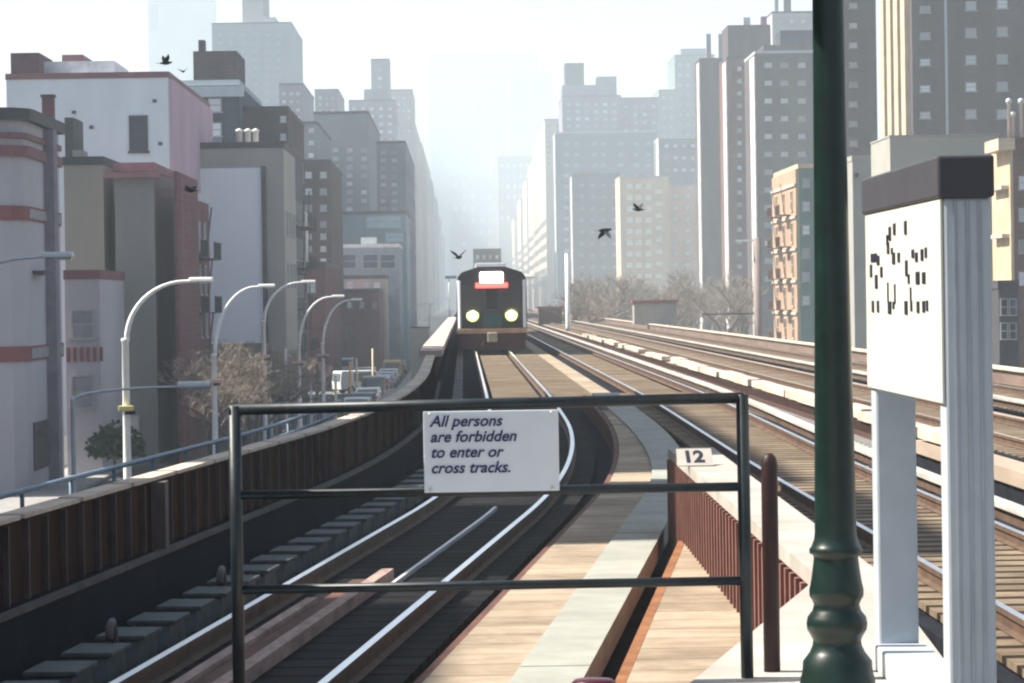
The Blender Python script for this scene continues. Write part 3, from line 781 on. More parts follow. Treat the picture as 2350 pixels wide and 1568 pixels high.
# off-frame neighbours at left that throw the shade over the near tracks
for lab, ya, yb, h_, mm in (('five storey brown brick building beside the platform, beyond the left edge', -12, 30.6, 25.2, B_brown),
                        ('slate brick block beyond the left edge facing the curve', 34.2, 44.2, 31.5, B_slate),
                        ('long purple brick block beyond the left edge before the side street', 46.5, 79, 31.0, B_purp)):
    t = thing('building', (-24, ya, 0), lab, 'building')
    MB().box(-6, 6, 0, yb - ya, 0, h_).build('wall', mm, t)
    MB().box(-6.1, 6.3, -.1, yb - ya + .1, h_ + .001, h_ + .4).build('cornice', m_trimd, t)
    for j in range(int(h_ // 3.6)):
        for i in range(int((yb - ya) // 3.2)):
            o = bpy.data.objects.new('window', winmesh(1.1, 1.7, m_winpale, m_frame)); C.objects.link(o); o.parent = t
            o.location = (6.0, 1.8 + i * 3.2, 3.0 + j * 3.6); o.rotation_euler = (0, 0, R(90))

def fire_escape(t, xf_, s, y0_, y1_, zs, mm=None):
    for z_ in zs:
        fe = MB(); xo = xf_ + s * 1.1
        fe.box(min(xf_ + s * .002, xo), max(xf_ + s * .002, xo), y0_, y1_, z_, z_ + .06)
        k_ = 0
        while y0_ + k_ * .5 < y1_: fe.box(xo - .03, xo + .03, y0_ + k_ * .5, y0_ + k_ * .5 + .05, z_ + .06, z_ + .95); k_ += 1
        fe.box(xo - .03, xo + .03, y0_, y1_, z_ + .95, z_ + 1.0)
        fe.tube([(xf_ + s * .6, y0_ + .4, z_ + .06), (xf_ + s * .6, y1_ - .4, z_ + 3.1)], .05, 4)
        fe.build('fire_escape', mm or m_trimd, t)
# -- left side, near to far
# L1 cream corner building with red brick bands (front plane 125 m, avenue face X about -18)
t = thing('building', (-18, 125.5, 0), 'cream corner building with red and checked brick bands at the far left', 'building')
Z1 = zat(262, 126, 60)
poly = [(-14, 0), (-1.2, 0), (-.55, .25), (-.1, .9), (0, 1.6), (0, 11.5), (-14, 11.5)]
MB().prism(poly, 0, Z1).build('wall', B_cream, t)
def band(z0, z1, out, mm, nm='brick_band'):
    pl = [(-14, -out), (-1.2 + out * .2, -out), (-.5 + out * .6, .2 - out * .7), (-.08 + out, .85), (out, 1.6), (out, 11.6), (-.5, 11.6), (-14, 1)]
    MB().prism(pl, z0, z1).build(nm, mm, t)
m_bandr = mat('band_red', (.26, .085, .09), .85, .15, 1)
band(Z1 - .25, Z1 + .25, .3, m_trimd, 'cornice'); band(Z1 - 1.0, Z1 - .75, .12, m_redtrim)
zb1 = zat(342, 126, 40); band(zb1 - .3, zb1 + .15, .15, m_redtrim)
def checks(z0, z1, name):
    band(z0, z1, .06, m_bandr); m = MB()
    for i in range(17):
        y = 1.5 + i * .6
        MB().box(.062, .1, y, y + .3, z0 + .1, z1 - .1).build(name, mat('check_pale', (.42, .42, .44), .8), t)
checks(zat(505, 126, 60), zat(472, 126, 60), 'checked_inlay'); checks(zat(830, 126, 60), zat(795, 126, 60), 'checked_inlay')
MB().box(.002, .45, 6.4, 7.5, 0, Z1 - .3).build('pilaster', mat('pilaster_mauve', (.24, .21, .25), .85), t)
for z_, y_ in ((zat(628, 133, 110), 3.2), (zat(985, 133, 110), 3.2)):
    MB().box(.002, .5, y_ - .8, y_ + 1.9, z_ - .1, z_ + .08).build('ledge', m_trimd, t)
MB().box(.002, .08, 1.8, 6.2, 1.0, 3.0).build('shop_front', mat('shop_dark', (.05, .05, .07), .3), t)
# its lower wing
t = building('low cream wing with checked band beside the far left building', 148, 228, 640, 139, 10, B_cream, wins=[([190], [745], 44, 60), ([190], [900], 44, 70)], trim=m_redtrim, gm=mat('wing_panel', (.30, .30, .33), .8))
for i in range(6): MB().box(-.75 + i * .3, -.6 + i * .3, -.08, -.002, zat(830, 139, 190), zat(797, 139, 190)).build('checked_inlay', m_bandr, t)
building('greenish taupe building with a dark flat cap behind the cream corner', 146, 236, 378, 152, 9, B_taupe, trim=mat('green_black_trim', (.05, .07, .07)), roofs=[('bulkhead', 148, 168, 270, 2, 4, mat('bulkhead_dark', (.07, .075, .08))), ('air_unit', 166, 190, 345, .5, 2, m_conc)])
building('narrow pale grey building between the taupe and the red-capped one', 224, 284, 398, 156, 9, mat('pale_strip_render', (.36, .36, .34), .9, .12, .3, (1, 1, .3)), trim=B_beige, wins=[([250], [1010], 24, 40)])
t = building('taupe building with pink cornice and maroon avenue side', 262, 352, 392, 150, 12, mat('taupe_green', (.25, .25, .24), .9, .15, .3, (1, 1, .3)), trim=mat('pink_cornice', (.30, .15, .17)), cornice=.35,
             wins=[([300], [985], 34, 60)])
q = t.location
MB().box(2.0 - .06, 2.0 + .09, .1, 11.9, 0, zat(392, 150, 350) - .03).build('avenue_wall', B_red, t)
t = building('dark maroon brick walkup beyond the pink-capped building', 352, 400, 440, 163, 22, B_red, trim=m_lighttrim, sidewins=(1, 2, 20, 5, 3, 13, 4, 1.0, 1.6))
hx_ = P(400, 440, 163).x - t.location.x; fire_escape(t, hx_, 1, 3, 8, (4.2, 7.3, 10.4)); fire_escape(t, hx_, 1, 12, 17, (4.2, 7.3, 10.4))
# L4 big party wall
t = building('large pale blue grey blank wall building with one tall dark window', 14, 386, 180, 186, 30, B_grey, trim=m_redtrim, parapet=.7,
             wins=[([318], [308], 36, 78)], gm=mat('tall_dark_window', (.05, .05, .075), .3), fm=m_trimd,
             roofs=[('bulkhead', 24, 90, 122, 1, 6, mat('maroon_bulkhead', (.10, .05, .06))), ('roof_wall', 86, 262, 142, 3, 8, mat('roof_pale', (.52, .53, .56))), ('roof_hump', 142, 190, 126, 4, 5, m_redtrim)])
qv = P(386, 180, 186).x - t.location.x
MB().box(qv + .002, qv + .25, 0, 30, 0, zat(180, 186, 380) - .05).build('avenue_wall', mat('pink_render', (.50, .34, .42), .9, .15, .3, (1, 1, .3)), t)
for (xx, yy) in ((368, 330), (355, 232), (210, 292), (170, 258)):
    q = P(xx, yy, 186); MB().cbox((q.x - t.location.x, -.03, q.z), (.25, .06, .2)).build('vent_hole', m_trimd, t)
q = P(112, 290, 150)
ch = thing('chimney', (q.x, 150, 0), 'dark maroon brick chimney rising before the pale blank wall', 'chimney')
MB().box(-.28, .28, -.3, .3, 0, zat(224, 150, 112)).build('stack', B_red, ch); MB().box(-.34, .34, -.36, .36, zat(224, 150, 112) + .001, zat(218, 150, 112)).build('cap', m_trimd, ch)

# L6 beige building with blank billboard
t = building('beige building carrying a huge blank pale billboard', 424, 650, 340, 205, 14, B_beige, trim=m_trimd, wins=[], sidewins=(1, 1, 13, 3, 8, 15, 2, 1.0, 1.5))
q0, q1, q2 = P(428, 388, 205), P(600, 388, 205), P(430, 790, 205)
bb = MB().box(q0.x - t.location.x, q1.x - t.location.x, -.45, -.05, q2.z, q0.z).build('billboard', mat('blank_billboard', (.82, .88, .91), .6, .05, .15), t)
MB().box(q1.x - t.location.x + .002, q1.x - t.location.x + .3, -.6, -.05, q2.z, q0.z + .1).build('billboard_edge', m_trimd, bb)
for i, xx in enumerate((548, 568, 586)):
    q = P(xx, 335, 206); o = thing('vent_pipe', (q.x, 206.5, q.z - .1), '%s of the three white vent pipes on the beige roof' % ('left', 'middle', 'right')[i] , 'vent pipe', 'white vent pipes on the beige roof')
    MB().lathe([(.2, 0), (.2, 1.05), (.24, 1.06), (.24, 1.2), (.05, 1.3)], n=14).build('pipe', mat('bright_white', (.85, .85, .83), .4, .04), o)
for i, xx in enumerate((440, 496)):
    q = P(xx, 335, 206); MB().cbox((0, 0, .25), (.6, .6, .5)).build('roof_box', m_lighttrim, thing('roof_unit', (q.x, 206.5, q.z), 'small white roof box %s on the beige roof' % ('at the left corner', 'near the middle')[i], 'roof unit'))
building('dark slate apartment house with pale blue cornice and bulkhead', 412, 548, 196, 232, 26, B_slate2, trim=m_lighttrim, cornice=.9,
         wins=[([437], [236, 292, 340], 20, 16), ([493], [242, 298, 350], 26, 28), ([442, 475, 508, 535], [206], 14, 9)],
         roofs=[('bulkhead', 443, 543, 118, 4, 9, B_slate), ('chimney', 455, 469, 92, 5, 1.5, m_trimd)])
building('dark grey tenement behind the billboard roof', 538, 660, 256, 236, 24, B_slate, wins=[([650], [274, 315], 12, 14)], gm=m_winpale, sidewins=(1, 2, 22, 6, 5, 20, 6, 1.0, 1.5))
t = building('dark narrow walkup wall with fire escapes right of the billboard', 606, 668, 345, 226, 16, mat('charcoal_brick', (.10, .10, .115), .9, .2, .5), wins=[([645], rows(400, 640, 5), 14, 18)], trim=m_trimd, sidewins=(1, 2, 14, 4, 5, 16, 4, 1, 1.5))
hx_ = P(668, 345, 226).x - t.location.x; fire_escape(t, hx_, 1, 3, 7, (4.2, 7.3, 10.4, 13.5)); fire_escape(t, hx_, 1, 10, 14, (4.2, 7.3, 10.4, 13.5))
# hanging sign and low maroon shops
building('grey tenement with two columns of pale windows', 676, 757, 376, 300, 30, B_slate, wins=[([708, 742], rows(402, 478, 3), 13, 13), ([708, 742], rows(515, 600, 4), 12, 12)])
o = building('tall pale vertical shop sign fixed before the grey tenement', 668, 705, 487, 292, 1.2, mat('sign_white', (.60, .62, .62), .6, .1, .6), name='hanging_sign', cat='sign', base=zat(610, 292, 690), parapet=.1)
building('maroon low shop row with brown roof along the left pavement', 655, 745, 612, 270, 30, B_red, wins=[([680, 715], [660], 16, 22)])
building('long low red brown brick row beyond the maroon shops', 700, 870, 672, 330, 40, brickmat('rose_brick', (.26, .13, .14)), wins=[(rows(715, 860, 6), [700], 10, 14)])
building('blue grey terrace with small pale windows beyond the slate tenement', 680, 728, 286, 385, 40, mat('blue_grey_brick', (.20, .23, .26), .9, .15, .3), wins=[([691, 714], rows(300, 385, 4), 11, 9)])
building('broad hazy apartment block with many pale windows on the left', 720, 845, 262, 430, 60, B_far, wins=[(rows(770, 835, 3), rows(345, 480, 8), 12, 8)])
t = building('hazy apartment block with a window grid nearest the avenue on the left', 815, 930, 330, 470, 90, B_far2, wins=[([832, 855, 880, 905], rows(350, 480, 8), 11, 7)], sidewins=(1, 2, 88, 12, 14, 30, 5, 1.3, 1.5))
building('glassy blue fronted low block with wide panes left of the avenue', 762, 932, 492, 400, 25, mat('teal_grey_front', (.22, .30, .34), .5, .15, .3), wins=[([880], [510], 78, 26), ([905], [545], 40, 20)], gm=mat('sky_pane', (.42, .58, .66), .3))
building('low shop building with white roof edge and dark glass front', 766, 915, 568, 360, 20, mat('shop_grey', (.30, .34, .38), .7), wins=[([800, 850, 890], [600], 32, 30)], gm=mat('dark_shop_glass', (.08, .10, .14), .25), trim=mat('white_edge', (.80, .80, .80)), roofs=[('roof_box', 828, 862, 545, 2, 4, mat('white_box', (.75, .74, .70)))])
building('tan single storey shop with white awnings below the glass front', 776, 885, 640, 345, 12, mat('tan_render', (.48, .43, .38), .8, .15, .4), wins=[([803], [655], 14, 18), ([840, 865], [655], 14, 12)], gm=m_winpale)

# far left skyline
building('tall pale blue tower with set back top on the left skyline', 486, 668, 54, 700, 50, mat('pale_blue_tower', (.36, .40, .44), .8, .06, .05), wins=[(rows(505, 640, 6), rows(80, 250, 10), 10, 6)], gm=mat('faint_window', (.48, .53, .58), .5), parapet=.5,
         roofs=[('tower_top', 555, 602, -40, 5, 25, B_far3), ('setback', 600, 632, 40, 4, 25, B_far3)])
building('faintest cyan tower leaving the top of the picture at left', 338, 482, -60, 2100, 50, B_far3, parapet=.5, wins=[([352], [40], 22, 60)], gm=B_far)
building('pale purple square block right of the pale blue tower', 640, 696, 196, 560, 40, B_far2, wins=[([652, 668, 684], rows(215, 290, 5), 7, 6)])
t = building('flared top block with rust rim on the left skyline', 722, 776, 208, 760, 40, B_far, trim=mat('rust_rim', (.32, .22, .18)), wins=[([735, 750, 764], rows(225, 300, 6), 6, 6)])
building('slim chimney-like tower on the left skyline', 851, 893, 138, 900, 16, B_far, wins=[([872], rows(160, 220, 4), 8, 6)])
building('stepped apartment house below the slim tower', 800, 905, 232, 880, 40, B_far2, wins=[(rows(812, 895, 5), rows(250, 320, 5), 8, 6)], roofs=[('setback', 835, 893, 205, 2, 20, B_far)])
building('pale flat topped block beside the canyon mouth on the left', 893, 946, 208, 1000, 60, B_far3, wins=[(rows(903, 938, 4), rows(225, 300, 6), 6, 5)])
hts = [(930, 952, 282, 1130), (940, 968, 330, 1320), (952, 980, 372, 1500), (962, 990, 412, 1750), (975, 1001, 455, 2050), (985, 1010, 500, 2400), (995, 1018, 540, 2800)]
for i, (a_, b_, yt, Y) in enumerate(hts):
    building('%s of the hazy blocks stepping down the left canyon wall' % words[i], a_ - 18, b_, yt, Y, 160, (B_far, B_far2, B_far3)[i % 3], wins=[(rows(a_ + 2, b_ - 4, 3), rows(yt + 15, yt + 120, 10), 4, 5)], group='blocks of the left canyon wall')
# far axis towers
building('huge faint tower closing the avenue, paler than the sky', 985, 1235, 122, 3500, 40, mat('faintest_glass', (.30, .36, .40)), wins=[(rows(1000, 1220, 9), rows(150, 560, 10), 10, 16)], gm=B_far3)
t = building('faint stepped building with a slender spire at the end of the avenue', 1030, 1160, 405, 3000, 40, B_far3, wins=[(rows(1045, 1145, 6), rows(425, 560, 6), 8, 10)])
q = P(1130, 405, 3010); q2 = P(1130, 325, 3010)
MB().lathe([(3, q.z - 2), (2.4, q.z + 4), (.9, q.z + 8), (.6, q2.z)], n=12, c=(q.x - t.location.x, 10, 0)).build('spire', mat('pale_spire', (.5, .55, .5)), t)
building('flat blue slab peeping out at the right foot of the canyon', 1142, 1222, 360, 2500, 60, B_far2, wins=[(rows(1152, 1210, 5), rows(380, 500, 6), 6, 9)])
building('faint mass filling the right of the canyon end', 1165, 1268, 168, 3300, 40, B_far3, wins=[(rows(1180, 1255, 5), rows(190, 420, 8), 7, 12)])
t = building('brown low station house crossing the tracks far behind the train', 1086, 1150, 575, 700, 8, mat('brown_house', (.12, .065, .055), .9, .2, .3), wins=[(rows(1096, 1140, 4), [590], 6, 8)], base=5.0)

# -- right side canyon wall
rts = [(1250, 1300, 275, 1170), (1236, 1282, 318, 1290), (1222, 1265, 365, 1450), (1208, 1248, 410, 1650), (1194, 1232, 455, 1900), (1180, 1215, 500, 2200), (1168, 1200, 540, 2600)]
for i, (a_, b_, yt, Y) in enumerate(rts):
    building('%s sunlit cream block stepping down the right canyon wall' % words[i], a_, b_ + 22, yt, Y, 110, (B_tan, B_creamlit)[i % 2], wins=[(rows(a_ + 10, b_, 3), rows(yt + 15, yt + 100, 8), 4, 5)], gm=B_far, sidewins=(-1, 4, 106, 12, 12, 40, 6, 4.2, 2.2), group='blocks of the right canyon wall')
building(pale=SUN_TONE, label='blue grey apartment slab with rows of pale windows right of the avenue', x0=1274, x1=1505, ytop=305, Y=1000, depth=30, wall=mat('blue_slab_brick', (.12, .15, .20), .9, .15, .2), wins=[([1300, 1323, 1365, 1385, 1425, 1460, 1488], rows(330, 600, 12), 10, 6)], trim=m_lighttrim, gm=mat('blue_pane', (.33, .40, .46), .4))
building('stepped mauve tower crowned by a square block right of the avenue', 1290, 1425, 222, 1060, 40, B_far2, wins=[(rows(1305, 1410, 6), rows(240, 290, 4), 9, 6)],
         roofs=[('crown', 1296, 1340, 145, 3, 14, mat('crown_grey', (.12, .14, .15))), ('setback', 1290, 1370, 196, 2, 20, B_far2), ('penthouse', 1370, 1415, 176, 3, 12, B_far)])
building('flat purple roofed block beside the mauve tower', 1425, 1512, 226, 1080, 30, B_far2, trim=mat('purple_rim', (.2, .1, .16)), wins=[(rows(1437, 1500, 4), rows(245, 300, 4), 8, 6)])
building(pale=SUN_TONE, label='lower mauve slab with a left edge coloured as sunlit', x0=1313, x1=1424, ytop=402, Y=880, depth=24, wall=mat('mauve_brick', (.17, .15, .18), .9, .15, .2), wins=[([1335, 1360, 1385, 1410], rows(425, 640, 9), 8, 5)], gm=mat('mauve_pane', (.32, .31, .36), .4))
building('cream apartment house covered with bright window dots', 1422, 1535, 408, 760, 22, brickmat('sunny_cream_brick', (.66, .50, .36), stain=.1), wins=[([1445, 1465, 1488], rows(428, 660, 10), 13, 11), ([1512], rows(440, 660, 9), 13, 9)], gm=mat('bright_pane', (.95, .92, .78), .5), fm=mat('bright_frame', (.75, .68, .5)), trim=B_tan)
building('cream wing of the dotted apartment house, slightly lower', 1535, 1606, 428, 775, 22, brickmat('peach_cream_brick', (.70, .50, .38), stain=.1), wins=[([1550, 1578], rows(450, 660, 9), 12, 9)], gm=mat('bright_pane', (.95, .92, .78), .5), trim=B_tan)
building('tall pale green grey stepped tower on the right skyline', 1548, 1640, 128, 1150, 40, mat('green_grey_stone', (.20, .25, .26), .9, .1, .05), wins=[(rows(1560, 1615, 4), rows(150, 400, 12), 8, 7)], gm=m_lighttrim, roofs=[('setback', 1562, 1625, 112, 2, 20, B_far)])
building('lower greenish shoulder of the stepped tower', 1512, 1560, 208, 1140, 30, mat('green_grey_stone2', (.25, .29, .28), .9, .1, .05), wins=[([1524, 1540], rows(225, 380, 8), 8, 7)], gm=m_lighttrim)
building(pale=SUN_TONE, label='small blue block with left edge coloured as sunlit before the green tower', x0=1512, x1=1605, ytop=318, Y=900, depth=24, wall=mat('teal_slate', (.12, .15, .17), .9, .1, .1), wins=[(rows(1530, 1590, 4), rows(335, 390, 3), 8, 6)], trim=m_lighttrim)
building(pale=SUN_TONE, label='plain dark slate slab tower without windows on the right', x0=1606, x1=1664, ytop=138, Y=590, depth=14, wall=B_slate, wins=[])
t = building(pale=SUN_TONE, label='brownish narrow tower with one column of windows and dark top', x0=1668, x1=1724, ytop=135, Y=520, depth=16, wall=B_brown, wins=[([1697], rows(158, 640, 18), 9, 8)],
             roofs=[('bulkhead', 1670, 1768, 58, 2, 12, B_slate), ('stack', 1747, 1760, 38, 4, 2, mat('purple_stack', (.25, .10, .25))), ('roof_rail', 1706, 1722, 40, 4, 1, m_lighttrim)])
building(pale=SUN_TONE, label='slate housing tower with regular pale windows left of the green column', x0=1733, x1=1868, ytop=122, Y=472, depth=18, wall=B_slate, wins=[([1763, 1800, 1840], rows(150, 640, 13), 15, 9)], trim=m_lighttrim,
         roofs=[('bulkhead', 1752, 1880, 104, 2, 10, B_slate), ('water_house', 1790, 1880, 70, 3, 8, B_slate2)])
building('tall pale block rising behind the slate housing tower', 1772, 1880, 30, 640, 20, B_far3, wins=[(rows(1790, 1870, 4), [50, 75], 8, 7)], roofs=[('stack', 1778, 1786, -20, 2, 2, B_far), ('stack', 1800, 1815, -20, 2, 2, B_slate)])
for i, xx in enumerate((1628, 1656)):
    q = P(xx, 100, 600); o = thing('chimney', (q.x, 602, 40), 'thin grey stack %s of the narrow brown tower' % ('far left', 'just left')[i], 'chimney')
    MB().box(-.45, .45, -.45, .45, 0, P(xx, 76, 600).z - 40).build('stack', B_far, o)
building('dark slate tower strip right of the green column', 1926, 2006, -260, 345, 16, B_slate, wins=[([1958], rows(14, 330, 8), 16, 10), ([2085], [10], 5, 5)])
# big tower with balcony stripes on its sunlit side
t = building('huge dark slate tower filling the top right with pale windows', 2088, 2420, -250, 312, 21, B_slate, wins=[([2123], rows(22, 265, 5), 20, 13), ([2228], rows(14, 262, 5), 21, 18), ([2300], rows(10, 262, 5), 21, 18), ([2395], rows(14, 262, 5), 21, 18)])
hx_ = P(2088, -250, 312).x - t.location.x
Zt = P(2088, -250, 312).z
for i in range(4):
    MB().box(hx_ - .55, hx_ - .001, 1.4 + i * 5.2, 4.3 + i * 5.2, 0, Zt - .5).build('balcony_bay', mat('lit_side_strip', (.56, .44, .30), .8, .2, .5), t)
pp = MB().box(0, .25, -.2, -.001, 0, Zt).build('drain_pipe', m_lighttrim, t); pp.location.x = P(2168, 100, 312).x - t.location.x

# right low rises
t = building('orange lit tenement facade with fire escapes left of the green column', 1832, 1950, 385, 283, 22, mat('green_shade_tone', (.12, .19, .17), .9, .2, .4), wins=[([1850], rows(420, 690, 6), 14, 20), ([1948], rows(420, 690, 6), 10, 20)], trim=mat('sand_trim', (.66, .50, .32)))  # front wall takes the dark green of its shaded look
hx_ = P(1832, 385, 283).x - t.location.x; Zt = zat(385, 283, 1832)
sdm = MB().box(hx_ - .25, hx_ - .002, .2, 21.8, 0, Zt - .1).build('sun_tone_wall', mat('orange_sun_tone', (.44, .30, .20), .9, .3, .5, (1, 1, .5)), t)  # side slab whose orange carries the sunlight on it
for j in range(5):
    z_ = 3.5 + j * 3.0
    for i in range(3):
        o = bpy.data.objects.new('window', winmesh(1.3, 1.7, glass('tenement_glass', (.10, .10, .09)), B_creamlit)); C.objects.link(o); o.parent = t
        o.location = (hx_ - .252, 3.5 + i * 7, z_ + 1.2); o.rotation_euler = (0, 0, R(-90))
    MB().box(hx_ - .40, hx_ - .252, .2, 21.8, z_ + 2.5, z_ + 2.75).build('belt_course', B_tan, t)
m_rust = mat('rust_iron', (.14, .07, .04), .8, .3, 4)
fire_escape(t, hx_ - .25, -1, 4.6, 8.6, (3.4, 6.4, 9.4, 12.4, 15.4), m_rust); fire_escape(t, hx_ - .25, -1, 12.5, 16.5, (3.4, 6.4, 9.4, 12.4, 15.4), m_rust)
t = building('grey gabled low building with a round dark vent right of the column', 1956, 2060, 368, 243, 16, mat('gabled_grey', (.34, .33, .30), .9, .12, .4), trim=m_conc, wins=[([2012], rows(640, 740, 2), 20, 40)])
q = P(1966, 402, 243); v_ = MB().lathe([(.2, 0), (.2, .06)], n=16).build('round_vent', m_black, t, at=(q.x - t.location.x, -.002, q.z)); v_.rotation_euler = (R(90), 0, 0)
q = P(2018, 388, 240)
o = thing('roof_billboard', (q.x, 240, q.z - .9), 'small bright pale green panel standing before the beige wall', 'panel')
MB().box(-.6, .6, 0, .1, 0, 1.9).build('panel_face', mat('pale_green_panel', (.74, .84, .66), .5, .04), o); MB().box(-.05, .05, .1, .2, -8, 1.8).build('post', m_trimd, o)
building('wide beige grey low building behind the information board', 2042, 2292, 312, 215, 10, mat('beige_grey_wall', (.36, .35, .31), .9, .1, .3), trim=m_conc, parapet=.2, wins=[([2110, 2190], [420], 20, 40)])
t = building('brown brick house at the right edge with a left side coloured as sunlit cream', 2324, 2460, 328, 200, 7, B_brown, trim=m_brown, wins=[([2345], rows(420, 640, 4), 12, 30)])
hx_ = P(2324, 328, 200).x - t.location.x
MB().box(hx_ - .2, hx_ - .002, 0, 7, 0, zat(328, 200, 2324) - .1).build('sun_tone_wall', mat('cream_sun_tone', (.58, .44, .29), .85, .25, .6), t)  # sunlight is put into the cream of this side slab
for j in range(3): MB().box(hx_ - .7, hx_ - .201, .5, 5.5, 8.2 + j * 3.2, 8.45 + j * 3.2).build('ledge', B_tan, t)
q = P(2300, 330, 200); MB().box(hx_ - 1.0, hx_ + .1, -.3, 5, zat(345, 200, 2300), zat(318, 200, 2300)).build('cornice', B_creamlit, t)
for i, (xx, yy) in enumerate(((2316, 232), (2325, 262), (2344, 232))):
    q = P(xx, 320, 204); z2 = P(xx, yy, 204).z
    o = thing('vent_pipe', (q.x, 204, q.z - .2), '%s white roof vent on the brown brick house' % ('left', 'middle', 'right')[i], 'vent pipe', 'roof vents at right')
    MB().lathe([(.12, 0), (.12, z2 - q.z), (.2, z2 - q.z + .05), (.2, z2 - q.z + .3), (.02, z2 - q.z + .4)], n=12).build('pipe', m_galv, o)
o = building('black kiosk shelter with mullioned dark panes before the brick house', 2292, 2336, 662, 150, 2, m_trimd, wins=[([2304, 2324], [705, 760], 14, 36)], gm=glass('kiosk_glass', (.04, .05, .08)), fm=m_galv, name='kiosk', cat='kiosk')

# pale hut beside the parapet
t = building('pale stone relay hut with dark square openings beside the parapet', 942, 984, 752, 215, 3.0, mat('hut_stone', (.44, .43, .38), .9, .15, .8), wins=[([955, 974], [770], 9, 10), ([968], [805], 10, 12)], gm=m_black, fm=m_conc, name='relay_hut', cat='hut', parapet=.1)

# poles
def pole(label, x, ya, yb, Y, r_, m, cat='pole', extra=None):
    a_, b_ = P(x, ya, Y), P(x, yb, Y)
    t = thing('mast', (a_.x, Y, b_.z), label, cat)
    MB().lathe([(r_ * 1.2, 0), (r_, .3), (r_ * .9, a_.z - b_.z)], n=12).build('shaft', m, t)
    if extra: extra(t, a_.z - b_.z)
    return t
pole('bright white thin mast standing beyond the tan deck', 1301, 582, 760, 210, .16, mat('bright_white', (.85, .85, .83)))
def arms(t, h):
    MB().box(-1.6, .1, -.06, .06, h - .3, h - .15).build('crossarm', m_lamp, t); MB().box(-4.2, 0, -.05, .05, h - 5.8, h - 5.7).build('signal_arm', m_trimd, t)
pole('thick brown grey mast with a short white arm left of the orange tenement', 1737, 545, 800, 230, .32, mat('brown_mast', (.28, .22, .20), .8, .2, 1), extra=arms)
for i, (x, Y, lab) in enumerate(((1208, 330, 'white track light on a short pole just right of the train'), (1030, 330, 'track light on a short pole just left of the train'))):
    q = P(x, 636, Y); t = thing('track_light', (q.x, Y, ZA(200)), lab, 'lamp', 'track lights beside the train')
    MB().tube([(0, 0, 0), (0, 0, q.z - ZA(200))], .06, 8).build('pole', m_galv, t)
    MB().cbox((.2, 0, q.z - ZA(200)), (1.3, .5, .35)).build('lamp_head', mat('bright_white', (.85, .85, .83)) if i == 0 else m_blue, t, bevel=.1)
# track-side sheds
for x0_, x1_, yt, yb, Y, lab, mm in ((1455, 1552, 690, 716, 260, 'flat grey shed with a maroon roof edge on the far deck', m_conc), (1236, 1290, 704, 728, 330, 'small brown shed at the far end of the tan deck', m_brown)):
    a_, b_ = P(x0_, yt, Y), P(x1_, yb, Y)
    t = thing('track_shed', ((a_.x + b_.x) / 2, Y, b_.z - 1), lab, 'shed'); h_ = a_.z - b_.z + 1; hw_ = (b_.x - a_.x) / 2
    MB().box(-hw_, hw_, 0, 2.5, 0, h_ - .25).build('wall', mm, t); MB().box(-hw_ - .15, hw_ + .15, -.15, 2.6, h_ - .249, h_).build('roof', mat('maroon_roof', (.25, .07, .08), .7), t)
# concrete pedestals on the right deck edge
for i in range(9):
    y = 26 + i * 2.3
    t = thing('tie_block', (8.9 + (i % 2) * .25, y, EZ - 2.72), 'dark tie end on the near edge of the tan deck, %s from the near end' % ordn(i), 'block', 'tie ends on the tan deck edge')
    MB().cbox((0, 0, .12), (.7, .5, .24)).build('tie_end', m_redt, t, bevel=.02); MB().cbox((.1, 0, .28), (.2, .3, .06)).build('plate', m_galv, t)

# ---------------------------------------------------------------- cars
m_tyre = mat('tyre_black', (.02, .02, .022), .9)
m_cglass = glass('car_glass', (.06, .08, .10), .08)
def make_car(colname, col, label, loc, van=False):
    t = thing('parked_car', loc, label, 'van' if van else 'car', 'cars on the avenue at left')
    cm = mat('car_paint_' + colname, col, .3, .06, 2, spec=.6)
    H = 1.95 if van else 1.42
    pr = [(-2.2, .35), (-2.25, .75), (-2.05, .95), (-1.5, 1.0), (-1.2, H - .05), (-.9, H), (.9, H), (1.5, 1.0 if not van else H - .2), (2.15, .85), (2.25, .55), (2.2, .35)]
    if van: pr = [(-2.3, .35), (-2.35, 1.0), (-2.25, H - .05), (-2.1, H), (1.1, H), (1.6, 1.15), (2.25, 1.0), (2.3, .4)]
    MB().extrude_x(pr, -.88, .88).build('body', cm, t, bevel=.07)
    MB().extrude_x([(-1.47, 1.04), (-1.22, H - .12), (-1.27, H - .10), (-1.53, 1.03)] if not van else [(-2.37, 1.1), (-2.29, H - .2), (-2.33, H - .2), (-2.40, 1.1)], -.72, .72).build('rear_window', m_cglass, t)
    for s in (-1, 1):
        MB().box(s * .885 - .01, s * .885 + .01, -1.05, 1.0, 1.02, H - .16).build('side_window', m_cglass, t)
        MB().box(s * .68 - .16, s * .68 + .16, -2.27, -2.2, .68, .84).build('tail_light', mat('tail_red', (.5, .03, .03), .3), t)
        for yy in (-1.35, 1.4):
            wh = MB().tube([(s * .72, yy, .33), (s * .92, yy, .33)], .33, 18).build('wheel', m_tyre, t)
            MB().tube([(s * .921, yy, .33), (s * .93, yy, .33)], .19, 12).build('rim', m_galv, wh)
    return t
cols = {'white': (.80, .80, .80), 'silver': (.55, .58, .62), 'dark blue': (.03, .05, .12), 'black': (.02, .02, .022), 'yellow': (.75, .45, .04), 'red': (.35, .03, .03), 'pale blue': (.40, .62, .72), 'grey': (.20, .21, .22)}
protos = {}
seq = ['silver', 'black', 'white', 'grey', 'red', 'dark blue', 'silver', 'white', 'yellow', 'black', 'grey', 'pale blue']
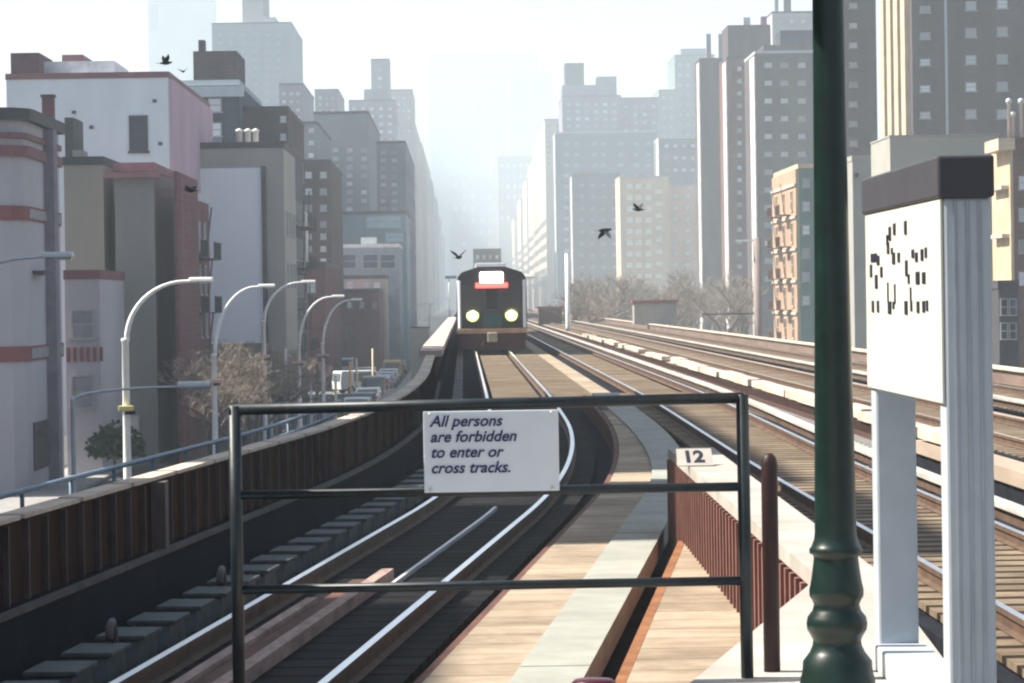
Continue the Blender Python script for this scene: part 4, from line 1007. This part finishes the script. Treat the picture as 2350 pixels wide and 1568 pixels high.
def place_car(c_, van, loc, rz, label):
    key = (c_, van)
    if key not in protos:
        protos[key] = make_car(c_.replace(' ', '_'), cols[c_], label, loc, van); protos[key].rotation_euler = (0, 0, rz); return
    dup(protos[key], loc, rz, label)
for row, (X, lab) in enumerate(((-7.2, 'kerb beside the viaduct'), (-15.2, 'kerb before the shops'))):
    for i in range(11):
        Y = 205 + i * 12.5 + random.uniform(-2, 2) + row * 3
        c_ = seq[(i * (1 + row * 4) + row * 5) % 12]
        place_car(c_, i % 5 == 3, (X, Y, .006), random.uniform(-.03, .03), '%s %s, %s parked along the %s' % (c_, 'van' if i % 5 == 3 else 'car', words[i], lab))
for i in range(8):
    Y = 300 + i * 24; c_ = seq[(i * 5 + 2) % 12]
    place_car(c_, i % 4 == 1, (-9.6 - (i % 2) * 3.0, Y, .011), 0, '%s %s driving in the middle of the avenue, %s from the near end' % (c_, 'van' if i % 4 == 1 else 'car', words[i]))
q = P(812, 885, 250)
place_car('white', True, (-8.9, 262, .011), R(-62), 'white van turning across the avenue in front of the others')
place_car('pale blue', False, (-8.6, 271, .011), R(-62), 'pale blue car turning across the avenue just behind the white van')

# ---------------------------------------------------------------- bare trees
def tree_meshes(seed, h, spread, depth=5, tw=3, col_b=(.16, .12, .10), col_t=(.26, .21, .17), tag_='a'):
    rnd = random.Random(seed); tr_, cr = MB(), MB()
    def grow(p, d, L, r_, lv):
        q = p + d * L; mid = p + d * L * .5 + Vector((rnd.uniform(-.06, .06), rnd.uniform(-.06, .06), 0)) * L
        (tr_ if lv < 3 else cr).tube([p, mid, q], [r_, r_ * .85, r_ * .68], 5 if lv < 2 else 3, cap=False)
        if lv >= depth: return
        n_ = 3 if lv < 2 else tw
        for k in range(n_):
            ax = Vector((rnd.uniform(-1, 1), rnd.uniform(-1, 1), rnd.uniform(-.15, .6))).normalized()
            nd = (d * (.75 if lv else 1.0) + ax * spread).normalized()
            grow(p + d * L * rnd.uniform(.55, 1.0), nd, L * rnd.uniform(.58, .8), r_ * .62, lv + 1)
    grow(Vector((0, 0, 0)), Vector((0, 0, 1)), h * .34, h * .024, 0)
    bm_ = mat('bark_' + tag_, col_b, .95, .3, 4); tm_ = mat('twig_' + tag_, col_t, .95, .3, 4)
    return tr_.mesh('trunk', bm_), cr.mesh('crown', tm_)
TM = [tree_meshes(11, 11, .75, 6, 3), tree_meshes(23, 10, .9, 6, 3), tree_meshes(37, 12, .8, 6, 3)]
TG = [tree_meshes(5, 7, .85, 7, 3, (.16, .13, .12), (.32, .265, .22), 'b'), tree_meshes(9, 7, .95, 7, 3, (.16, .13, .12), (.32, .265, .22), 'b')]
def tree(ms, loc, rz, sc_, label, grp):
    t = thing('bare_tree', loc, label, 'tree', grp, rz); t.scale = (sc_, sc_, sc_ * 1.0)
    for nm, me in zip(('trunk', 'crown'), ms):
        o = bpy.data.objects.new(nm, me); C.objects.link(o); o.parent = t
for i in range(44):
    x = 1318 + i * 9.3 + random.uniform(-5, 5); Y = 330 + (i * 137 % 260)
    q = P(x, 700, Y); hgt = zat(625 + random.uniform(-12, 30), Y, x)
    tree(TM[i % 3], (q.x, Y, 0), i * 1.3, hgt / 11.5 * 1.15, 'hazy bare grey brown tree beyond the far deck, %s from the left' % ordn(i), 'bare trees beyond the far deck')
for i, (x, Y, yt) in enumerate(((462, 140, 770), (500, 150, 745), (532, 146, 735), (560, 160, 720), (590, 168, 745), (625, 185, 770), (655, 200, 775), (690, 225, 790), (725, 245, 780), (545, 138, 800), (575, 150, 790), (610, 160, 800), (640, 170, 810), (668, 185, 815), (600, 205, 765), (640, 235, 790), (480, 160, 760), (765, 330, 720), (805, 380, 715), (850, 420, 690), (890, 480, 700))):
    q = P(x, 800, Y)
    tree(TG[i % 2], (q.x, Y, 0), i * 2.1, zat(yt, Y, x) / 7.2 * 1.1, 'budding street tree on the left pavement, %s from the near end' % ordn(i), 'street trees on the left pavement')
# evergreen hedge shrubs near the low lamp
def shrub(loc, r_, label, seed):
    rnd = random.Random(seed); m = MB()
    for i in range(900):
        a_, b_ = rnd.uniform(0, 6.28), math.acos(rnd.uniform(-.2, 1)); rr = r_ * rnd.uniform(.55, 1.05) * (1 + .2 * math.sin(3 * a_))
        c_ = Vector((rr * math.sin(b_) * math.cos(a_), rr * math.sin(b_) * math.sin(a_), r_ * .7 + rr * math.cos(b_)))
        u = Vector((rnd.uniform(-1, 1), rnd.uniform(-1, 1), rnd.uniform(-1, 1))).normalized() * .16; v_ = u.cross(Vector((rnd.uniform(-1, 1), rnd.uniform(-1, 1), rnd.uniform(-1, 1)))).normalized() * .1
        b0 = len(m.v); m.v += [tuple(c_ - u), tuple(c_ + v_), tuple(c_ + u), tuple(c_ - v_)]; m.face([b0, b0 + 1, b0 + 2, b0 + 3])
    t = thing('shrub', loc, label, 'shrub', 'green shrubs at left'); m.build('foliage', mat('shrub_leaves', (.06, .09, .04), .8, .4, 3), t)
    MB().tube([(0, 0, 0), (0, 0, r_)], .06, 6).build('stem', m_redt, t)
for i, (x, Y, r_) in enumerate(((262, 128, 1.1),)):
    q = P(x, 1000, Y); shrub((q.x, Y, zat(1020, Y, x) - r_), r_, 'dark green shrub beside the nearest white lamp', i)

# street-side clutter: posts with lights, boxes
for i, (x, ya, yb, Y, mm, lab) in enumerate(((655, 800, 960, 190, m_galv, 'plain grey pole between the third and fourth street lamps'), (620, 830, 960, 175, m_galv, 'slim grey pole right of the third street lamp'),
        (770, 862, 935, 200, mat('cream_post', (.75, .66, .45)), 'short cream post before the turning van'), (713, 870, 935, 190, m_galv, 'short pale post behind the gate top'), (803, 830, 870, 230, mat('orange_post', (.85, .40, .15)), 'bright orange post left of the turning cars'), (818, 822, 868, 232, mat('cream_post', (.75, .66, .45)), 'pale post beside the orange one'),
        (855, 800, 860, 260, mat('cream_post', (.75, .66, .45)), 'thin cream pole by the parked cars'), (728, 835, 950, 190, m_trimd, 'dark pole right of the fourth street lamp'))):
    pole(lab, x, ya, yb + 60, Y, .09, mm)

# ---------------------------------------------------------------- pigeons
def bird(x, y, Y, label, sc_, rz, up):
    q = P(x, y, Y); t = thing('pigeon', q, label, 'bird', 'pigeons in flight', rz); t.scale = (sc_,) * 3
    mb_ = mat('pigeon_grey', (.07, .08, .095), .8, .3, 6)
    m = MB(); m.tube([(-.17, 0, 0), (-.10, 0, .01), (0, 0, .01), (.09, 0, .02), (.14, 0, .035), (.17, 0, .035), (.2, 0, .03)], [.012, .035, .055, .045, .028, .026, .006], 10)
    m.build('body', mb_, t)
    for s in (-1, 1):
        w_ = MB(); pts = [(.06, 0, .03), (.08, s * .14, .03 + up * .12), (.0, s * .30, .03 + up * .22), (-.06, s * .17, .02 + up * .12), (-.06, 0, .02)]
        b0 = 0; w_.v += [p for p in pts] + [(p[0], p[1], p[2] - .008) for p in pts]
        w_.face([0, 1, 2, 3, 4]); w_.face([9, 8, 7, 6, 5])
        for i in range(5): j = (i + 1) % 5; w_.face([i, i + 5, j + 5, j])
        w_.build('wing', mb_, t)
    tl_ = MB(); tl_.prism([(-.15, -.02), (-.27, -.05), (-.27, .05), (-.15, .02)], -.004, .004); tl_.build('tail', mb_, t)
bird(380, 146, 60, 'dark pigeon in the sky above the pale blank wall', .7, .4, 1); bird(420, 165, 75, 'small pigeon just right of the other over the wall corner', .5, 1.2, .6)
bird(438, 438, 60, 'pigeon crossing the upper left of the blank billboard', .75, 2.7, .5); bird(1387, 530, 60, 'dark pigeon before the mauve slab right of the avenue', .85, .5, -1)
bird(1465, 482, 65, 'pigeon before the dotted cream apartment house', .75, 2.6, .8); bird(1052, 592, 70, 'pigeon just above the left corner of the train', .75, 1.0, 1)

# ---------------------------------------------------------------- haze
hz = MB(); hz.box(-520, 620, -110, 3700, -1.3, 300)
m = bpy.data.materials.new('haze'); m.use_nodes = True
n = m.node_tree.nodes; n.clear(); out = n.new('ShaderNodeOutputMaterial'); pvn = n.new('ShaderNodeVolumePrincipled')
pvn.inputs['Color'].default_value = (.80, .915, .99, 1); pvn.inputs['Density'].default_value = .00055; pvn.inputs['Anisotropy'].default_value = 0.1
m.node_tree.links.new(pvn.outputs[0], out.inputs['Volume'])
tag(hz.build('haze', m), kind='stuff')
print('windows', NW)
